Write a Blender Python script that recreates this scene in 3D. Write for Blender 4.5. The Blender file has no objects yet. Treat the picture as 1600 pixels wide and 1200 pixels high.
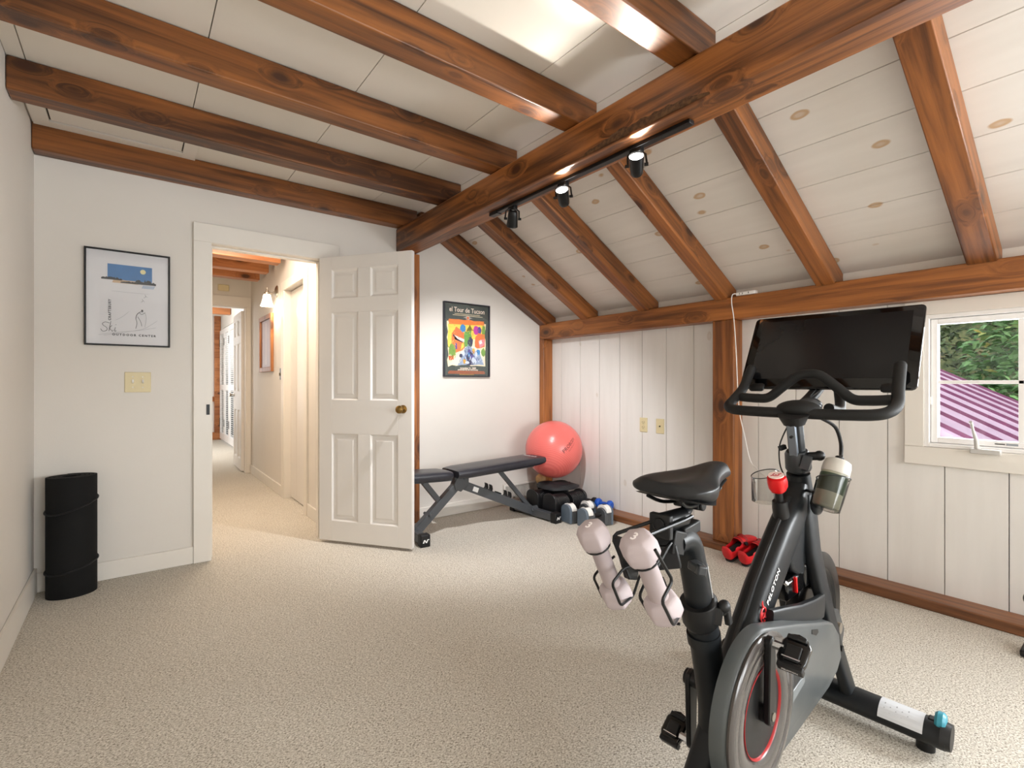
import bpy, bmesh, math, random
from mathutils import Vector as V, Matrix
random.seed(7)
SC = bpy.context.scene
COL = SC.collection
PI = math.pi

# ------------------------------------------------------------------ mesh helpers
class MB:
    def __init__(s): s.v = []; s.f = []; s.m = []
    def add(s, vs, fs, mi=0):
        o = len(s.v)
        s.v += [V(p) for p in vs]
        for f in fs:
            s.f.append([i + o for i in f]); s.m.append(mi)
        return s
    def box(s, lo, hi, mi=0):
        x0, y0, z0 = lo; x1, y1, z1 = hi
        return s.add([(x0,y0,z0),(x1,y0,z0),(x1,y1,z0),(x0,y1,z0),(x0,y0,z1),(x1,y0,z1),(x1,y1,z1),(x0,y1,z1)],
                     [(0,3,2,1),(4,5,6,7),(0,1,5,4),(1,2,6,5),(2,3,7,6),(3,0,4,7)], mi)
    def bar(s, a, b, w, t, up=(0,0,1), mi=0):
        """rectangular bar from a to b, w wide across, t thick along up"""
        a, b, up = V(a), V(b), V(up)
        d = (b - a).normalized(); sd = d.cross(up).normalized() * (w/2); u = sd.cross(d).normalized() * (t/2)
        vs = []
        for p in (a, b): vs += [p - sd - u, p + sd - u, p + sd + u, p - sd + u]
        return s.add(vs, [(0,1,2,3),(7,6,5,4),(0,4,5,1),(1,5,6,2),(2,6,7,3),(3,7,4,0)], mi)
    def prism(s, poly, vec, mi=0):
        vec = V(vec); n = len(poly)
        a = [V(p) for p in poly]; b = [p + vec for p in a]
        fs = [tuple(range(n))[::-1], tuple(range(n, 2*n))]
        for i in range(n): j = (i+1) % n; fs.append((i, j, n+j, n+i))
        return s.add(a + b, fs, mi)
    def poly(s, pts, mi=0): return s.add(pts, [tuple(range(len(pts)))], mi)
    def loft(s, rings, caps=True, closed=False, mi=0):
        n = len(rings[0]); vs = [p for r in rings for p in r]; fs = []
        m = len(rings)
        for i in range(m if closed else m-1):
            k = (i+1) % m
            for j in range(n):
                l = (j+1) % n
                fs.append((i*n+j, i*n+l, k*n+l, k*n+j))
        if caps and not closed:
            fs.append(tuple(range(n))[::-1]); fs.append(tuple((m-1)*n + j for j in range(n)))
        return s.add(vs, fs, mi)
    def tube(s, pts, r, n=12, closed=False, flat=1.0, up=(0,0,1), mi=0, round_end=False):
        pts = [V(p) for p in pts]; m = len(pts)
        rs = list(r) if isinstance(r, (list, tuple)) else [r]*m
        if round_end and not closed:
            d0 = (pts[0]-pts[1]).normalized(); d1 = (pts[-1]-pts[-2]).normalized()
            r0, r1 = rs[0], rs[-1]
            pts = [pts[0]+d0*r0*.55, pts[0]+d0*r0*.4] + pts + [pts[-1]+d1*r1*.4, pts[-1]+d1*r1*.55]
            rs = [r0*.4, r0*.8] + rs + [r1*.8, r1*.4]; m = len(pts)
        rings = []; side = None
        for i in range(m):
            if closed: t = (pts[(i+1) % m] - pts[i-1])
            else: t = pts[min(i+1, m-1)] - pts[max(i-1, 0)]
            t.normalize()
            if side is None:
                u = V(up)
                if abs(t.dot(u)) > .95: u = V((1,0,0)) if abs(t.x) < .9 else V((0,1,0))
                side = t.cross(u).normalized()
            else:
                side = (side - t*side.dot(t)).normalized()
            w = side.cross(t).normalized()
            rings.append([pts[i] + side*rs[i]*math.cos(2*PI*k/n) + w*rs[i]*flat*math.sin(2*PI*k/n) for k in range(n)])
        return s.loft(rings, closed=closed, mi=mi)
    def cyl(s, a, b, r0, r1=None, n=24, mi=0): return s.tube([a, b], [r0, r0 if r1 is None else r1], n=n, mi=mi)
    def lathe(s, prof, origin=(0,0,0), axis=(0,0,1), n=32, mi=0, caps=True):
        o, ax = V(origin), V(axis).normalized()
        u = ax.orthogonal().normalized(); w = ax.cross(u)
        rings = [[o + ax*h + (u*math.cos(2*PI*k/n) + w*math.sin(2*PI*k/n))*max(r, 1e-4) for k in range(n)] for r, h in prof]
        return s.loft(rings, mi=mi, caps=caps)
    def ball(s, c, r, nu=24, nv=14, mi=0):
        c = V(c); rx, ry, rz = (r, r, r) if not isinstance(r, (tuple, list)) else r
        rings = []
        for i in range(nv+1):
            a = -PI/2 + PI*i/nv; ca = max(math.cos(a), 1e-3)
            rings.append([c + V((rx*ca*math.cos(2*PI*k/nu), ry*ca*math.sin(2*PI*k/nu), rz*math.sin(a))) for k in range(nu)])
        return s.loft(rings, mi=mi)
    def xf(s, M):
        s.v = [M @ p for p in s.v]; return s
    def build(s, name, mats, parent=None, smooth=35, bevel=0, seg=2, world=True, label=None, subsurf=0, kind=None, thick=0):
        me = bpy.data.meshes.new(name)
        me.from_pydata([tuple(p) for p in s.v], [], s.f)
        for m in (mats if isinstance(mats, (list, tuple)) else [mats]): me.materials.append(m)
        me.polygons.foreach_set('material_index', s.m)
        bm = bmesh.new(); bm.from_mesh(me)
        bmesh.ops.recalc_face_normals(bm, faces=bm.faces)
        bm.to_mesh(me); bm.free()
        o = bpy.data.objects.new(name, me); COL.objects.link(o)
        if smooth:
            me.shade_smooth()
            if smooth < 180: me.set_sharp_from_angle(angle=math.radians(smooth))
        if thick:
            md = o.modifiers.new('solid', 'SOLIDIFY'); md.thickness = thick; md.offset = 0
        if bevel:
            md = o.modifiers.new('edge', 'BEVEL'); md.width = bevel; md.segments = seg; md.limit_method = 'ANGLE'; md.angle_limit = math.radians(40); md.harden_normals = False
        if subsurf:
            md = o.modifiers.new('sub', 'SUBSURF'); md.levels = subsurf; md.render_levels = subsurf
        if parent is not None:
            o.parent = parent
            if world and parent.type == 'EMPTY':
                o.matrix_parent_inverse = (Matrix.Translation(parent.location) @ parent.rotation_euler.to_matrix().to_4x4()).inverted()
        if label: o['label'] = label
        if kind: o['kind'] = kind
        return o

def smoothpath(pts, k=6):
    pts = [V(p) for p in pts]; out = []
    for i in range(len(pts)-1):
        p0, p1, p2, p3 = pts[max(i-1,0)], pts[i], pts[i+1], pts[min(i+2,len(pts)-1)]
        for j in range(k):
            t = j/k
            out.append(.5*((2*p1) + (p2-p0)*t + (2*p0-5*p1+4*p2-p3)*t*t + (3*p1-p0-3*p2+p3)*t**3))
    out.append(pts[-1]); return out

def corner(pts, r):
    pts = [V(p) for p in pts]; out = [pts[0]]
    for a, b, c in zip(pts[:-2], pts[1:-1], pts[2:]):
        u, w = (a-b).normalized(), (c-b).normalized(); r_ = min(r, (a-b).length*.45, (c-b).length*.45)
        out += [b+u*r_, b+u*r_*.35+w*r_*.35, b+w*r_]
    return out + [pts[-1]]
def tag(o, label, cat, group=None, kind=None):
    o['label'] = label; o['category'] = cat
    if group: o['group'] = group
    if kind: o['kind'] = kind
    return o
def thing(name, label, cat, loc=(0,0,0), rz=0, group=None, kind=None):
    o = bpy.data.objects.new(name, None); COL.objects.link(o)
    o.location = loc; o.rotation_euler = (0,0,rz); o.empty_display_size = .05
    return tag(o, label, cat, group, kind)
def copy_tree(o, parent=None):
    c = o.copy(); COL.objects.link(c)
    if parent is not None: c.parent = parent
    for ch in list(o.children): copy_tree(ch, c)
    return c

def text_mb(txt, size, extrude=.0005, align='LEFT', space=1.0, sx=1.0, shear=0, offset=0):
    cu = bpy.data.curves.new('t', 'FONT'); cu.body = txt; cu.size = size; cu.extrude = extrude; cu.align_x = align; cu.space_character = space; cu.shear = shear; cu.offset = offset
    cu.resolution_u = 3
    ob = bpy.data.objects.new('t', cu); COL.objects.link(ob)
    bpy.context.view_layer.update()
    dg = bpy.context.evaluated_depsgraph_get()
    me = bpy.data.meshes.new_from_object(ob.evaluated_get(dg))
    mb = MB(); mb.add([(v.co.x*sx, v.co.y, v.co.z) for v in me.vertices], [tuple(p.vertices) for p in me.polygons])
    bpy.data.objects.remove(ob); bpy.data.curves.remove(cu); bpy.data.meshes.remove(me)
    return mb
def frame_mat(o, x, y):
    x = V(x).normalized(); y = V(y); y = (y - x*y.dot(x)).normalized(); z = x.cross(y)
    return Matrix(((x.x,y.x,z.x,o[0]),(x.y,y.y,z.y,o[1]),(x.z,y.z,z.z,o[2]),(0,0,0,1)))

# ------------------------------------------------------------------ materials
def lin(c): return tuple(((x/255)/12.92 if x/255 <= .04045 else ((x/255+.055)/1.055)**2.4) for x in c)
def newmat(name):
    m = bpy.data.materials.new(name); m.use_nodes = True
    nt = m.node_tree; nt.nodes.clear()
    out = nt.nodes.new('ShaderNodeOutputMaterial'); b = nt.nodes.new('ShaderNodeBsdfPrincipled')
    nt.links.new(b.outputs[0], out.inputs[0])
    return m, nt, b, out
def N(nt, t, **kw):
    n = nt.nodes.new(t)
    for k, v in kw.items():
        if k in n.inputs.keys() if hasattr(n.inputs, 'keys') else False: n.inputs[k].default_value = v
        else: setattr(n, k, v)
    return n
def ramp(nt, fac, stops):
    r = nt.nodes.new('ShaderNodeValToRGB'); nt.links.new(fac, r.inputs[0])
    e = r.color_ramp.elements
    while len(e) < len(stops): e.new(.5)
    for el, (p, c) in zip(e, stops): el.position = p; el.color = (*c, 1) if len(c) == 3 else c
    return r
def noise(nt, vec, scale, detail=2, rough=.5, dist=0):
    n = nt.nodes.new('ShaderNodeTexNoise'); n.inputs['Scale'].default_value = scale; n.inputs['Detail'].default_value = detail
    n.inputs['Roughness'].default_value = rough; n.inputs['Distortion'].default_value = dist
    if vec is not None: nt.links.new(vec, n.inputs['Vector'])
    return n
def mapping(nt, scale=(1,1,1), rot=(0,0,0), rnd=0):
    tc = nt.nodes.new('ShaderNodeTexCoord'); mp = nt.nodes.new('ShaderNodeMapping')
    mp.inputs['Scale'].default_value = scale; mp.inputs['Rotation'].default_value = rot
    nt.links.new(tc.outputs['Object'], mp.inputs['Vector'])
    return mp.outputs[0]
def mixc(nt, fac, a, b, mode='MIX'):
    m = nt.nodes.new('ShaderNodeMix'); m.data_type = 'RGBA'; m.blend_type = mode
    for s, v in ((m.inputs[0], fac), (m.inputs[6], a), (m.inputs[7], b)):
        if isinstance(v, bpy.types.NodeSocket): nt.links.new(v, s)
        elif isinstance(v, (int, float)): s.default_value = v
        else: s.default_value = (*v, 1)
    return m.outputs[2]
def plain(name, rgb, rough=.5, metal=0, var=.06, scale=12, bump=0, bscale=200, spec=.5, coat=0, emit=0):
    m, nt, b, out = newmat(name)
    c = lin(rgb); vec = mapping(nt)
    n = noise(nt, vec, scale, 3)
    r = ramp(nt, n.outputs['Fac'], [(.3, tuple(x*(1-var) for x in c)), (.7, tuple(min(1, x*(1+var)) for x in c))])
    nt.links.new(r.outputs[0], b.inputs['Base Color'])
    b.inputs['Roughness'].default_value = rough; b.inputs['Metallic'].default_value = metal
    b.inputs['Specular IOR Level'].default_value = spec; b.inputs['Coat Weight'].default_value = coat
    if bump:
        n2 = noise(nt, vec, bscale, 2); bp = nt.nodes.new('ShaderNodeBump'); bp.inputs['Strength'].default_value = bump; bp.inputs['Distance'].default_value = .002
        nt.links.new(n2.outputs['Fac'], bp.inputs['Height']); nt.links.new(bp.outputs[0], b.inputs['Normal'])
    if emit:
        b.inputs['Emission Color'].default_value = (*c, 1); b.inputs['Emission Strength'].default_value = emit
    return m

def wood(name, axis='x', rot=(0,0,0), dark=(92,48,22), light=(172,104,56), knot=(58,30,16), rough=.4, kscale=1.0, kn=.12):
    m, nt, b, out = newmat(name)
    tc = nt.nodes.new('ShaderNodeTexCoord'); oi = nt.nodes.new('ShaderNodeObjectInfo')
    rt = nt.nodes.new('ShaderNodeMapping'); rt.inputs['Rotation'].default_value = rot
    nt.links.new(tc.outputs['Object'], rt.inputs[0])
    ad = nt.nodes.new('ShaderNodeVectorMath'); ad.operation = 'ADD'
    mul = nt.nodes.new('ShaderNodeMath'); mul.operation = 'MULTIPLY'; mul.inputs[1].default_value = 37.0
    nt.links.new(oi.outputs['Random'], mul.inputs[0])
    nt.links.new(rt.outputs[0], ad.inputs[0]); nt.links.new(mul.outputs[0], ad.inputs[1])
    base = ad.outputs[0]
    def sc(a, c):
        mp = nt.nodes.new('ShaderNodeVectorMath'); mp.operation = 'MULTIPLY'
        mp.inputs[1].default_value = {'x': (a,c,c), 'y': (c,a,c), 'z': (c,c,a)}[axis]
        nt.links.new(base, mp.inputs[0]); return mp.outputs[0]
    vk = nt.nodes.new('ShaderNodeTexVoronoi'); vk.inputs['Scale'].default_value = 1.0; vk.inputs['Randomness'].default_value = 1.0
    nt.links.new(sc(2.6*kscale, 5.2*kscale), vk.inputs['Vector'])
    d = vk.outputs['Distance']
    halo = nt.nodes.new('ShaderNodeMapRange'); halo.inputs[1].default_value = .10; halo.inputs[2].default_value = .36; halo.inputs[3].default_value = 1; halo.inputs[4].default_value = 0
    halo.interpolation_type = 'SMOOTHSTEP'; nt.links.new(d, halo.inputs[0])
    # grain bends around the knots
    gv = nt.nodes.new('ShaderNodeVectorMath'); gv.operation = 'ADD'
    hm = nt.nodes.new('ShaderNodeMath'); hm.operation = 'MULTIPLY'; hm.inputs[1].default_value = 1.6
    nt.links.new(halo.outputs[0], hm.inputs[0]); nt.links.new(sc(1.1, 26), gv.inputs[0]); nt.links.new(hm.outputs[0], gv.inputs[1])
    g = noise(nt, gv.outputs[0], 1.0, 6, .62, .5)
    big = noise(nt, sc(.7, 4.5), 1.0, 3, .5, .3)
    mx = nt.nodes.new('ShaderNodeMath'); mx.operation = 'MULTIPLY_ADD'; mx.inputs[1].default_value = .55
    nt.links.new(g.outputs['Fac'], mx.inputs[0])
    m2 = nt.nodes.new('ShaderNodeMath'); m2.operation = 'MULTIPLY'; m2.inputs[1].default_value = .45
    nt.links.new(big.outputs['Fac'], m2.inputs[0]); nt.links.new(m2.outputs[0], mx.inputs[2])
    D, L_, K = lin(dark), lin(light), lin(knot)
    mid = tuple((a*.45+b_*.55) for a, b_ in zip(D, L_))
    col = ramp(nt, mx.outputs[0], [(.34, tuple(x*.75 for x in D)), (.42, D), (.52, mid), (.64, L_)])
    # darker reddish ring then dark heart
    hr = nt.nodes.new('ShaderNodeMath'); hr.operation = 'MULTIPLY'; hr.inputs[1].default_value = .55
    nt.links.new(halo.outputs[0], hr.inputs[0])
    c1 = mixc(nt, hr.outputs[0], col.outputs[0], tuple(x*.8 for x in D))
    kn_ = nt.nodes.new('ShaderNodeMapRange'); kn_.inputs[1].default_value = kn*.75; kn_.inputs[2].default_value = kn*1.25; kn_.inputs[3].default_value = .9; kn_.inputs[4].default_value = 0
    nt.links.new(d, kn_.inputs[0])
    c2 = mixc(nt, kn_.outputs[0], c1, K)
    nt.links.new(c2, b.inputs['Base Color'])
    b.inputs['Roughness'].default_value = rough
    bp = nt.nodes.new('ShaderNodeBump'); bp.inputs['Strength'].default_value = .25; bp.inputs['Distance'].default_value = .004
    nt.links.new(g.outputs['Fac'], bp.inputs['Height']); nt.links.new(bp.outputs[0], b.inputs['Normal'])
    return m

def board_paint(name, axis, rgb, tan, kscale, thr=.07, rot=(0,0,0)):
    """thinly painted pine board: the knots ghost through as tan rings"""
    m, nt, b, out = newmat(name)
    a, c = 2.4*kscale, 4.0*kscale
    vec = mapping(nt, {'x': (a,c,c), 'y': (c,a,c), 'z': (c,c,a)}[axis], rot)
    nz = noise(nt, vec, 2.2, 2)
    av = nt.nodes.new('ShaderNodeVectorMath'); av.operation = 'MULTIPLY_ADD'; av.inputs[1].default_value = (.14,.14,.14)
    nt.links.new(nz.outputs['Color'], av.inputs[0]); nt.links.new(vec, av.inputs[2])
    vk = nt.nodes.new('ShaderNodeTexVoronoi'); vk.inputs['Scale'].default_value = 1.0
    nt.links.new(av.outputs[0], vk.inputs['Vector'])
    base, tn = lin(rgb), lin(tan)
    r = ramp(nt, vk.outputs['Distance'], [(0, tuple(x*.72 + y*.28 for x, y in zip(tn, base))), (thr*.35, tuple(x*.55+y*.45 for x, y in zip(tn, base))), (thr*.8, tn), (thr, tn), (thr*1.25, base), (1, base)])
    big = noise(nt, mapping(nt, {'x': (1,9,9), 'y': (9,1,9), 'z': (9,9,1)}[axis], rot), 1.6, 4)
    rr = ramp(nt, big.outputs['Fac'], [(.3, (.93,.925,.92)), (.7, (1,1,1))])
    nt.links.new(mixc(nt, 1.0, r.outputs[0], rr.outputs[0], 'MULTIPLY'), b.inputs['Base Color'])
    b.inputs['Roughness'].default_value = .55
    return m

def glassy(name, rough=.02, tint=(1,1,1), refl=1.0):
    m = bpy.data.materials.new(name); m.use_nodes = True; nt = m.node_tree; nt.nodes.clear()
    out = nt.nodes.new('ShaderNodeOutputMaterial'); mx = nt.nodes.new('ShaderNodeMixShader'); tr = nt.nodes.new('ShaderNodeBsdfTransparent')
    gl = nt.nodes.new('ShaderNodeBsdfGlossy'); gl.inputs['Roughness'].default_value = rough; tr.inputs[0].default_value = (*tint, 1)
    fr = nt.nodes.new('ShaderNodeFresnel'); fr.inputs[0].default_value = 1.5
    ml = nt.nodes.new('ShaderNodeMath'); ml.operation = 'MULTIPLY'; ml.inputs[1].default_value = refl
    nz = noise(nt, mapping(nt), 3, 1); r = ramp(nt, nz.outputs['Fac'], [(0, (rough,)*3), (1, (rough*1.5+.002,)*3)]); nt.links.new(r.outputs[0], gl.inputs['Roughness'])
    nt.links.new(fr.outputs[0], ml.inputs[0]); nt.links.new(ml.outputs[0], mx.inputs[0]); nt.links.new(tr.outputs[0], mx.inputs[1]); nt.links.new(gl.outputs[0], mx.inputs[2])
    nt.links.new(mx.outputs[0], out.inputs[0])
    return m

def carpet_mat(name):
    m, nt, b, out = newmat(name)
    vec = mapping(nt, (1, 1.35, 1), (0, 0, .6))
    n1 = noise(nt, vec, 150, 4, .72, .5)
    n2 = noise(nt, vec, 1.1, 3)
    r = ramp(nt, n1.outputs['Fac'], [(.34, lin((98,91,80))), (.43, lin((176,169,156))), (.54, lin((216,210,199))), (.68, lin((242,238,229)))])
    r2 = ramp(nt, n2.outputs['Fac'], [(.3, (.95,.94,.93)), (.7, (1,1,1))])
    nt.links.new(mixc(nt, 1.0, r.outputs[0], r2.outputs[0], 'MULTIPLY'), b.inputs['Base Color'])
    b.inputs['Roughness'].default_value = .95; b.inputs['Specular IOR Level'].default_value = .1
    bp = nt.nodes.new('ShaderNodeBump'); bp.inputs['Strength'].default_value = .55; bp.inputs['Distance'].default_value = .006
    nt.links.new(n1.outputs['Fac'], bp.inputs['Height']); nt.links.new(bp.outputs[0], b.inputs['Normal'])
    return m

WALL = plain('wall paint', (217,212,205), .6, var=.015, scale=3, bump=.12, bscale=90)
TRIM = plain('trim paint', (226,221,213), .4, var=.015, scale=6)
DOORP = plain('door paint', (224,220,215), .38, var=.012, scale=6)
CEIL = plain('ceiling paint', (228,223,214), .6, var=.02, scale=2)
GAP = plain('shadow gap', (40,34,28), .9)
PLANK = board_paint('plank paint', 'z', (226,223,219), (214,207,198), .9, .06)
ROOFB = board_paint('roof board wash', 'y', (226,222,216), (196,168,136), 1.7, .13)
CARPET = carpet_mat('carpet pile')
WX = wood('timber along x', 'x', kscale=1.3, dark=(70,38,15), light=(148,90,42))
WY = wood('timber along y', 'y', kscale=1.15, dark=(86,48,20), light=(178,112,58))
WPL = wood('plate timber', 'y', dark=(106,60,25), light=(178,110,52))
WZ = wood('timber upright', 'z', dark=(110,62,26), light=(180,112,54))
WR = wood('rafter timber', 'x', kscale=1.25, rot=(0, -math.atan(.56), 0), dark=(82,46,20), light=(162,100,50))
WHALL = wood('hall timber', 'x', dark=(140,82,44), light=(196,130,80))
WSILL = wood('sill timber', 'y', dark=(84,50,28), light=(146,94,56))
BARK = plain('wane bark', (86,58,34), .9, var=.5, scale=60, bump=1, bscale=90)
BLACK = plain('black plastic', (22,22,23), .45, var=.15, spec=.35)
SATIN = plain('black satin paint', (21,24,27), .42, var=.06, spec=.32)
GLOSSB = plain('gloss black', (12,12,13), .12, var=.1)
RUBBER = plain('black foam grip', (27,27,27), .62, var=.05, bump=.2, bscale=600, spec=.3)
BLACKM = plain('black metal', (20,20,21), .35, metal=.4, var=.1)
CHROME = plain('chrome', (205,205,205), .18, metal=1, var=.03)
NICKEL = plain('brushed nickel', (176,170,160), .32, metal=1, var=.04)
BRASS = plain('aged brass', (150,120,70), .3, metal=1, var=.08)
WHITE = plain('white plastic', (236,234,230), .4, var=.01)
IVORY = plain('ivory plastic', (214,200,160), .4, var=.02)
VINYL = plain('white vinyl', (238,236,234), .35, var=.01)
REDP = plain('red plastic', (210,20,24), .28, var=.04)
GLASS = glassy('picture glass', .015, refl=.8)
WGLASS = glassy('window glass', .01, refl=.5)

# ------------------------------------------------------------------ room shell
XL, YB, XK = -.42, 3.678, 3.289
SL = .56
zt = lambda x: 1.768 + SL*(XK - x)      # under face of the roof boards
zs = lambda x: 1.69 + SL*(3.169 - x)    # rafter soffit
ZC = 2.504
S = 'structure'
tag(MB().box((-1.2,-3.4,-.08),(3.6,12.2,0)).build('floor', CARPET), 'speckled beige loop carpet running into the hallway', 'floor', kind=S)
w = MB()
w.box((XL-.12,YB,0),(.4,YB+.12,2.56)); w.box((.4,YB,2.025),(1.09,YB+.12,2.56))
w.prism([(1.09,YB,0),(3.42,YB,0),(3.42,YB,1.72),(1.96,YB,2.56),(1.09,YB,2.56)], (0,.12,0))
tag(w.build('wall_back', WALL), 'off-white back wall with the doorway and two framed posters', 'wall', kind=S)
tag(MB().box((XL-.12,-3.4,0),(XL,YB,2.56)).build('wall_left', WALL), 'plain off-white wall along the left edge', 'wall', kind=S)
# rear wall behind the camera with two windows
RY = -3.2
w = MB()
RW = [(.72,1.72),(2.0,2.95)]
xs = [XL] + [q for a in RW for q in a] + [3.42]
for i in range(0, len(xs), 2): w.box((xs[i],RY-.12,0),(xs[i+1],RY,2.56))
for a, b in RW: w.box((a,RY-.12,0),(b,RY,.75)); w.box((a,RY-.12,2.1),(b,RY,2.56))
tag(w.build('wall_rear', WALL), 'off-white wall behind the viewer with two window openings', 'wall', kind=S)
for i, (a, b) in enumerate(RW):
    f = MB()
    for lo, hi in (((a-.08,RY,.67),(a,RY+.02,2.18)),((b,RY,.67),(b+.08,RY+.02,2.18)),((a,RY,2.1),(b,RY+.02,2.18)),((a,RY,.67),(b,RY+.02,.75)),
                   ((a,RY-.08,1.4),(b,RY-.05,1.44)),(((a+b)/2-.015,RY-.08,.75),((a+b)/2+.015,RY-.05,2.1))): f.box(lo, hi)
    tag(f.build('window_%d' % (i+2), TRIM), 'white framed window in the wall behind the viewer', 'window', group='rear windows', kind=S)

# flat ceiling boards
seams = [-.359,.241,.835,1.434,1.81]
edges = [XL] + seams + [1.99]
c = MB()
for a, b in zip(edges[:-1], edges[1:]): c.box((a+.002,-3.4,ZC),(b-.002,YB,ZC+.02))
c.box((XL,-3.4,ZC+.021),(1.99,YB,ZC+.05), 1)
tag(c.build('ceiling', [CEIL, GAP]), 'flat cream board ceiling between the dark joists', 'ceiling', kind=S)
# sloped ceiling
rs = [1.975,2.07,2.27,2.471,2.674,2.873,3.067,3.289]
c = MB()
for a, b in zip(rs[:-1], rs[1:]):
    a2, b2 = a+.002, b-.002
    c.prism([(a2,-3.4,zt(a2)),(b2,-3.4,zt(b2)),(b2,-3.4,zt(b2)+.022),(a2,-3.4,zt(a2)+.022)], (0,YB+3.4,0))
c.prism([(1.975,-3.4,zt(1.975)+.023),(3.42,-3.4,zt(3.42)+.023),(3.42,-3.4,zt(3.42)+.06),(1.975,-3.4,zt(1.975)+.06)], (0,YB+3.4,0), 1)
tag(c.build('ceiling_sloped', [ROOFB, GAP]), 'sloped ceiling of whitewashed knotty boards', 'ceiling', kind=S)
# knee wall of vertical planks
WY0, WY1, WZ0, WZ1 = .04, .72, .80, 1.484
VY0, VY1 = -1.62, -.72
pe = [3.69,3.486,3.236,2.999,2.767,2.534,2.306,2.069,1.83,1.594,1.36,1.123,.888,.648,.414,.18,-.055,-.29,-.53,-.76,-1.0,-1.24,-1.47,-1.7,-1.94,-3.47,-2.4,-2.63,-2.86,-3.1,-3.4]
p = MB()
for b, a in zip(pe[:-1], pe[1:]):
    a2, b2 = a+.002, b-.002
    if a2 > VY0-.25 and b2 < VY1+.25: p.box((XK,a2,0),(XK+.022,b2,WZ0)); p.box((XK,a2,WZ1),(XK+.022,b2,1.70)); continue
    for lo, hi, z0, z1 in ((a2,min(b2,WY0),0,1.70),(max(a2,WY1),b2,0,1.70),(max(a2,WY0),min(b2,WY1),0,WZ0),(max(a2,WY0),min(b2,WY1),WZ1,1.70)):
        if hi-lo > .002: p.box((XK,lo,z0),(XK+.022,hi,z1))
for lo, hi, z0, z1 in ((-3.4,VY0,0,1.78),(VY0,VY1,0,WZ0),(VY0,VY1,WZ1,1.78),(VY1,WY0,0,1.78),(WY1,3.69,0,1.78),(WY0,WY1,0,WZ0),(WY0,WY1,WZ1,1.78)):
    p.box((XK+.0225,lo,z0),(XK+.12,hi,z1), 1)
p.box((XK,-3.4,1.7005),(XK+.022,3.69,1.775), 2)
tag(p.build('wall_right', [PLANK, GAP, CEIL]), 'white vertical plank knee wall under the sloped ceiling', 'wall', kind=S)

# baseboards
BH = .105
b = MB(); b.box((XL,YB-.015,0),(.303,YB,BH)); b.box((1.211,YB-.015,0),(3.16,YB,BH))
tag(b.build('baseboard_back', TRIM, bevel=.004), 'white baseboard along the back wall', 'baseboard', kind=S)
tag(MB().box((XL,-3.2,0),(XL+.015,YB-.015,BH+.03)).build('baseboard_left', TRIM, bevel=.004), 'white baseboard along the left wall', 'baseboard', kind=S)

# timbers ------------------------------------------------------------
def timber(name, mb, mat, label, cat, group=None, bevel=.006):
    return tag(mb.build(name, mat, bevel=bevel), label, cat, group, 'thing')
JG, RG = 'ceiling joists', 'sloped rafters'
for (a, b_, lab) in ((3.575,3.677,'dark timber ceiling joist hard against the back wall above the door'),
                    (2.912,3.028,'dark timber ceiling joist, second out from the back wall'),
                    (2.285,2.39,'dark timber ceiling joist, third out from the back wall'),
                    (1.655,1.76,'timber ceiling joist with a lit underside, fourth out from the back wall'),
                    (1.035,1.143,'timber ceiling joist nearest the viewer, its end just over the big beam')):
    timber('ceiling_joist', MB().box((XL+.002,a,2.361),(1.80,b_,ZC-.002)), WX, lab, 'joist', JG)
bm_ = thing('main_beam', 'big knotty timber beam crossing the room, carrying the joists and track light', 'beam', (1.743,YB,2.173), kind='thing')
MB().box((1.664,-3.18,2.173),(1.822,3.676,2.357)).build('timber', WY, bm_, bevel=.008)
mb = MB()
ys = [1.62 - .022*i for i in range(30)]
ring = []
for i, y in enumerate(ys):
    k = math.sin(PI*i/(len(ys)-1))**.5
    h = (.010 + .032*k)*(.8 + .4*random.random()); t = .004 + .006*random.random()
    ring.append([V((1.664-t*k,y,2.181)), V((1.664-t*k*.8,y,2.181+h*.6)), V((1.6645,y,2.181+h)), V((1.668,y,2.181+h*.5))])
mb.loft(ring).build('bark_edge', BARK, bm_, label='rough bark left along the lower edge')
timber('beam_post', MB().box((1.69,YB-.05,0),(1.85,YB,2.173)), WZ, 'timber post on the back wall, a sliver showing beside the open door', 'post')
plate = timber('wall_plate', MB().box((3.169,-3.18,1.557),(3.2885,3.676,1.706)), WPL, 'long horizontal timber plate along the top of the plank wall', 'beam')
timber('corner_post', MB().box((3.169,3.613,.051),(3.287,3.676,1.557)), WZ, 'timber post in the far corner behind the pink ball', 'post')
timber('wall_post', MB().box((3.169,1.70,.051),(3.287,1.852,1.557)), WZ, 'timber post with knots standing behind the red shoes', 'post')
timber('sill_beam', MB().box((3.134,-3.18,0),(3.287,3.64,.051)), WSILL, 'low timber sill running along the foot of the plank wall', 'beam')
def rafter(y0, y1, lab):
    pl = [(1.83,zs(1.83)),(3.166,1.692),(3.166,1.7075),(3.285,1.7075),(3.285,zt(3.285)-.002),(1.985,zt(1.985)-.004),(1.83,ZC-.003)]
    timber('rafter', MB().prism([(x,y0,z) for x, z in pl], (0,y1-y0,0)), WR, lab, 'rafter', RG)
rafter(3.562,3.674,'sloped timber rafter lying against the back wall above the poster')
rafter(3.009,3.102,'sloped timber rafter, second out from the back wall')
rafter(2.372,2.472,'sloped timber rafter ending over the middle of the plank wall left of the post')
rafter(1.741,1.831,'sloped timber rafter ending directly over the plank wall post')
rafter(1.10,1.199,'sloped timber rafter ending above the exercise bike screen')
rafter(.436,.544,'sloped timber rafter nearest the viewer, with big knots, above the window')

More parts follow.
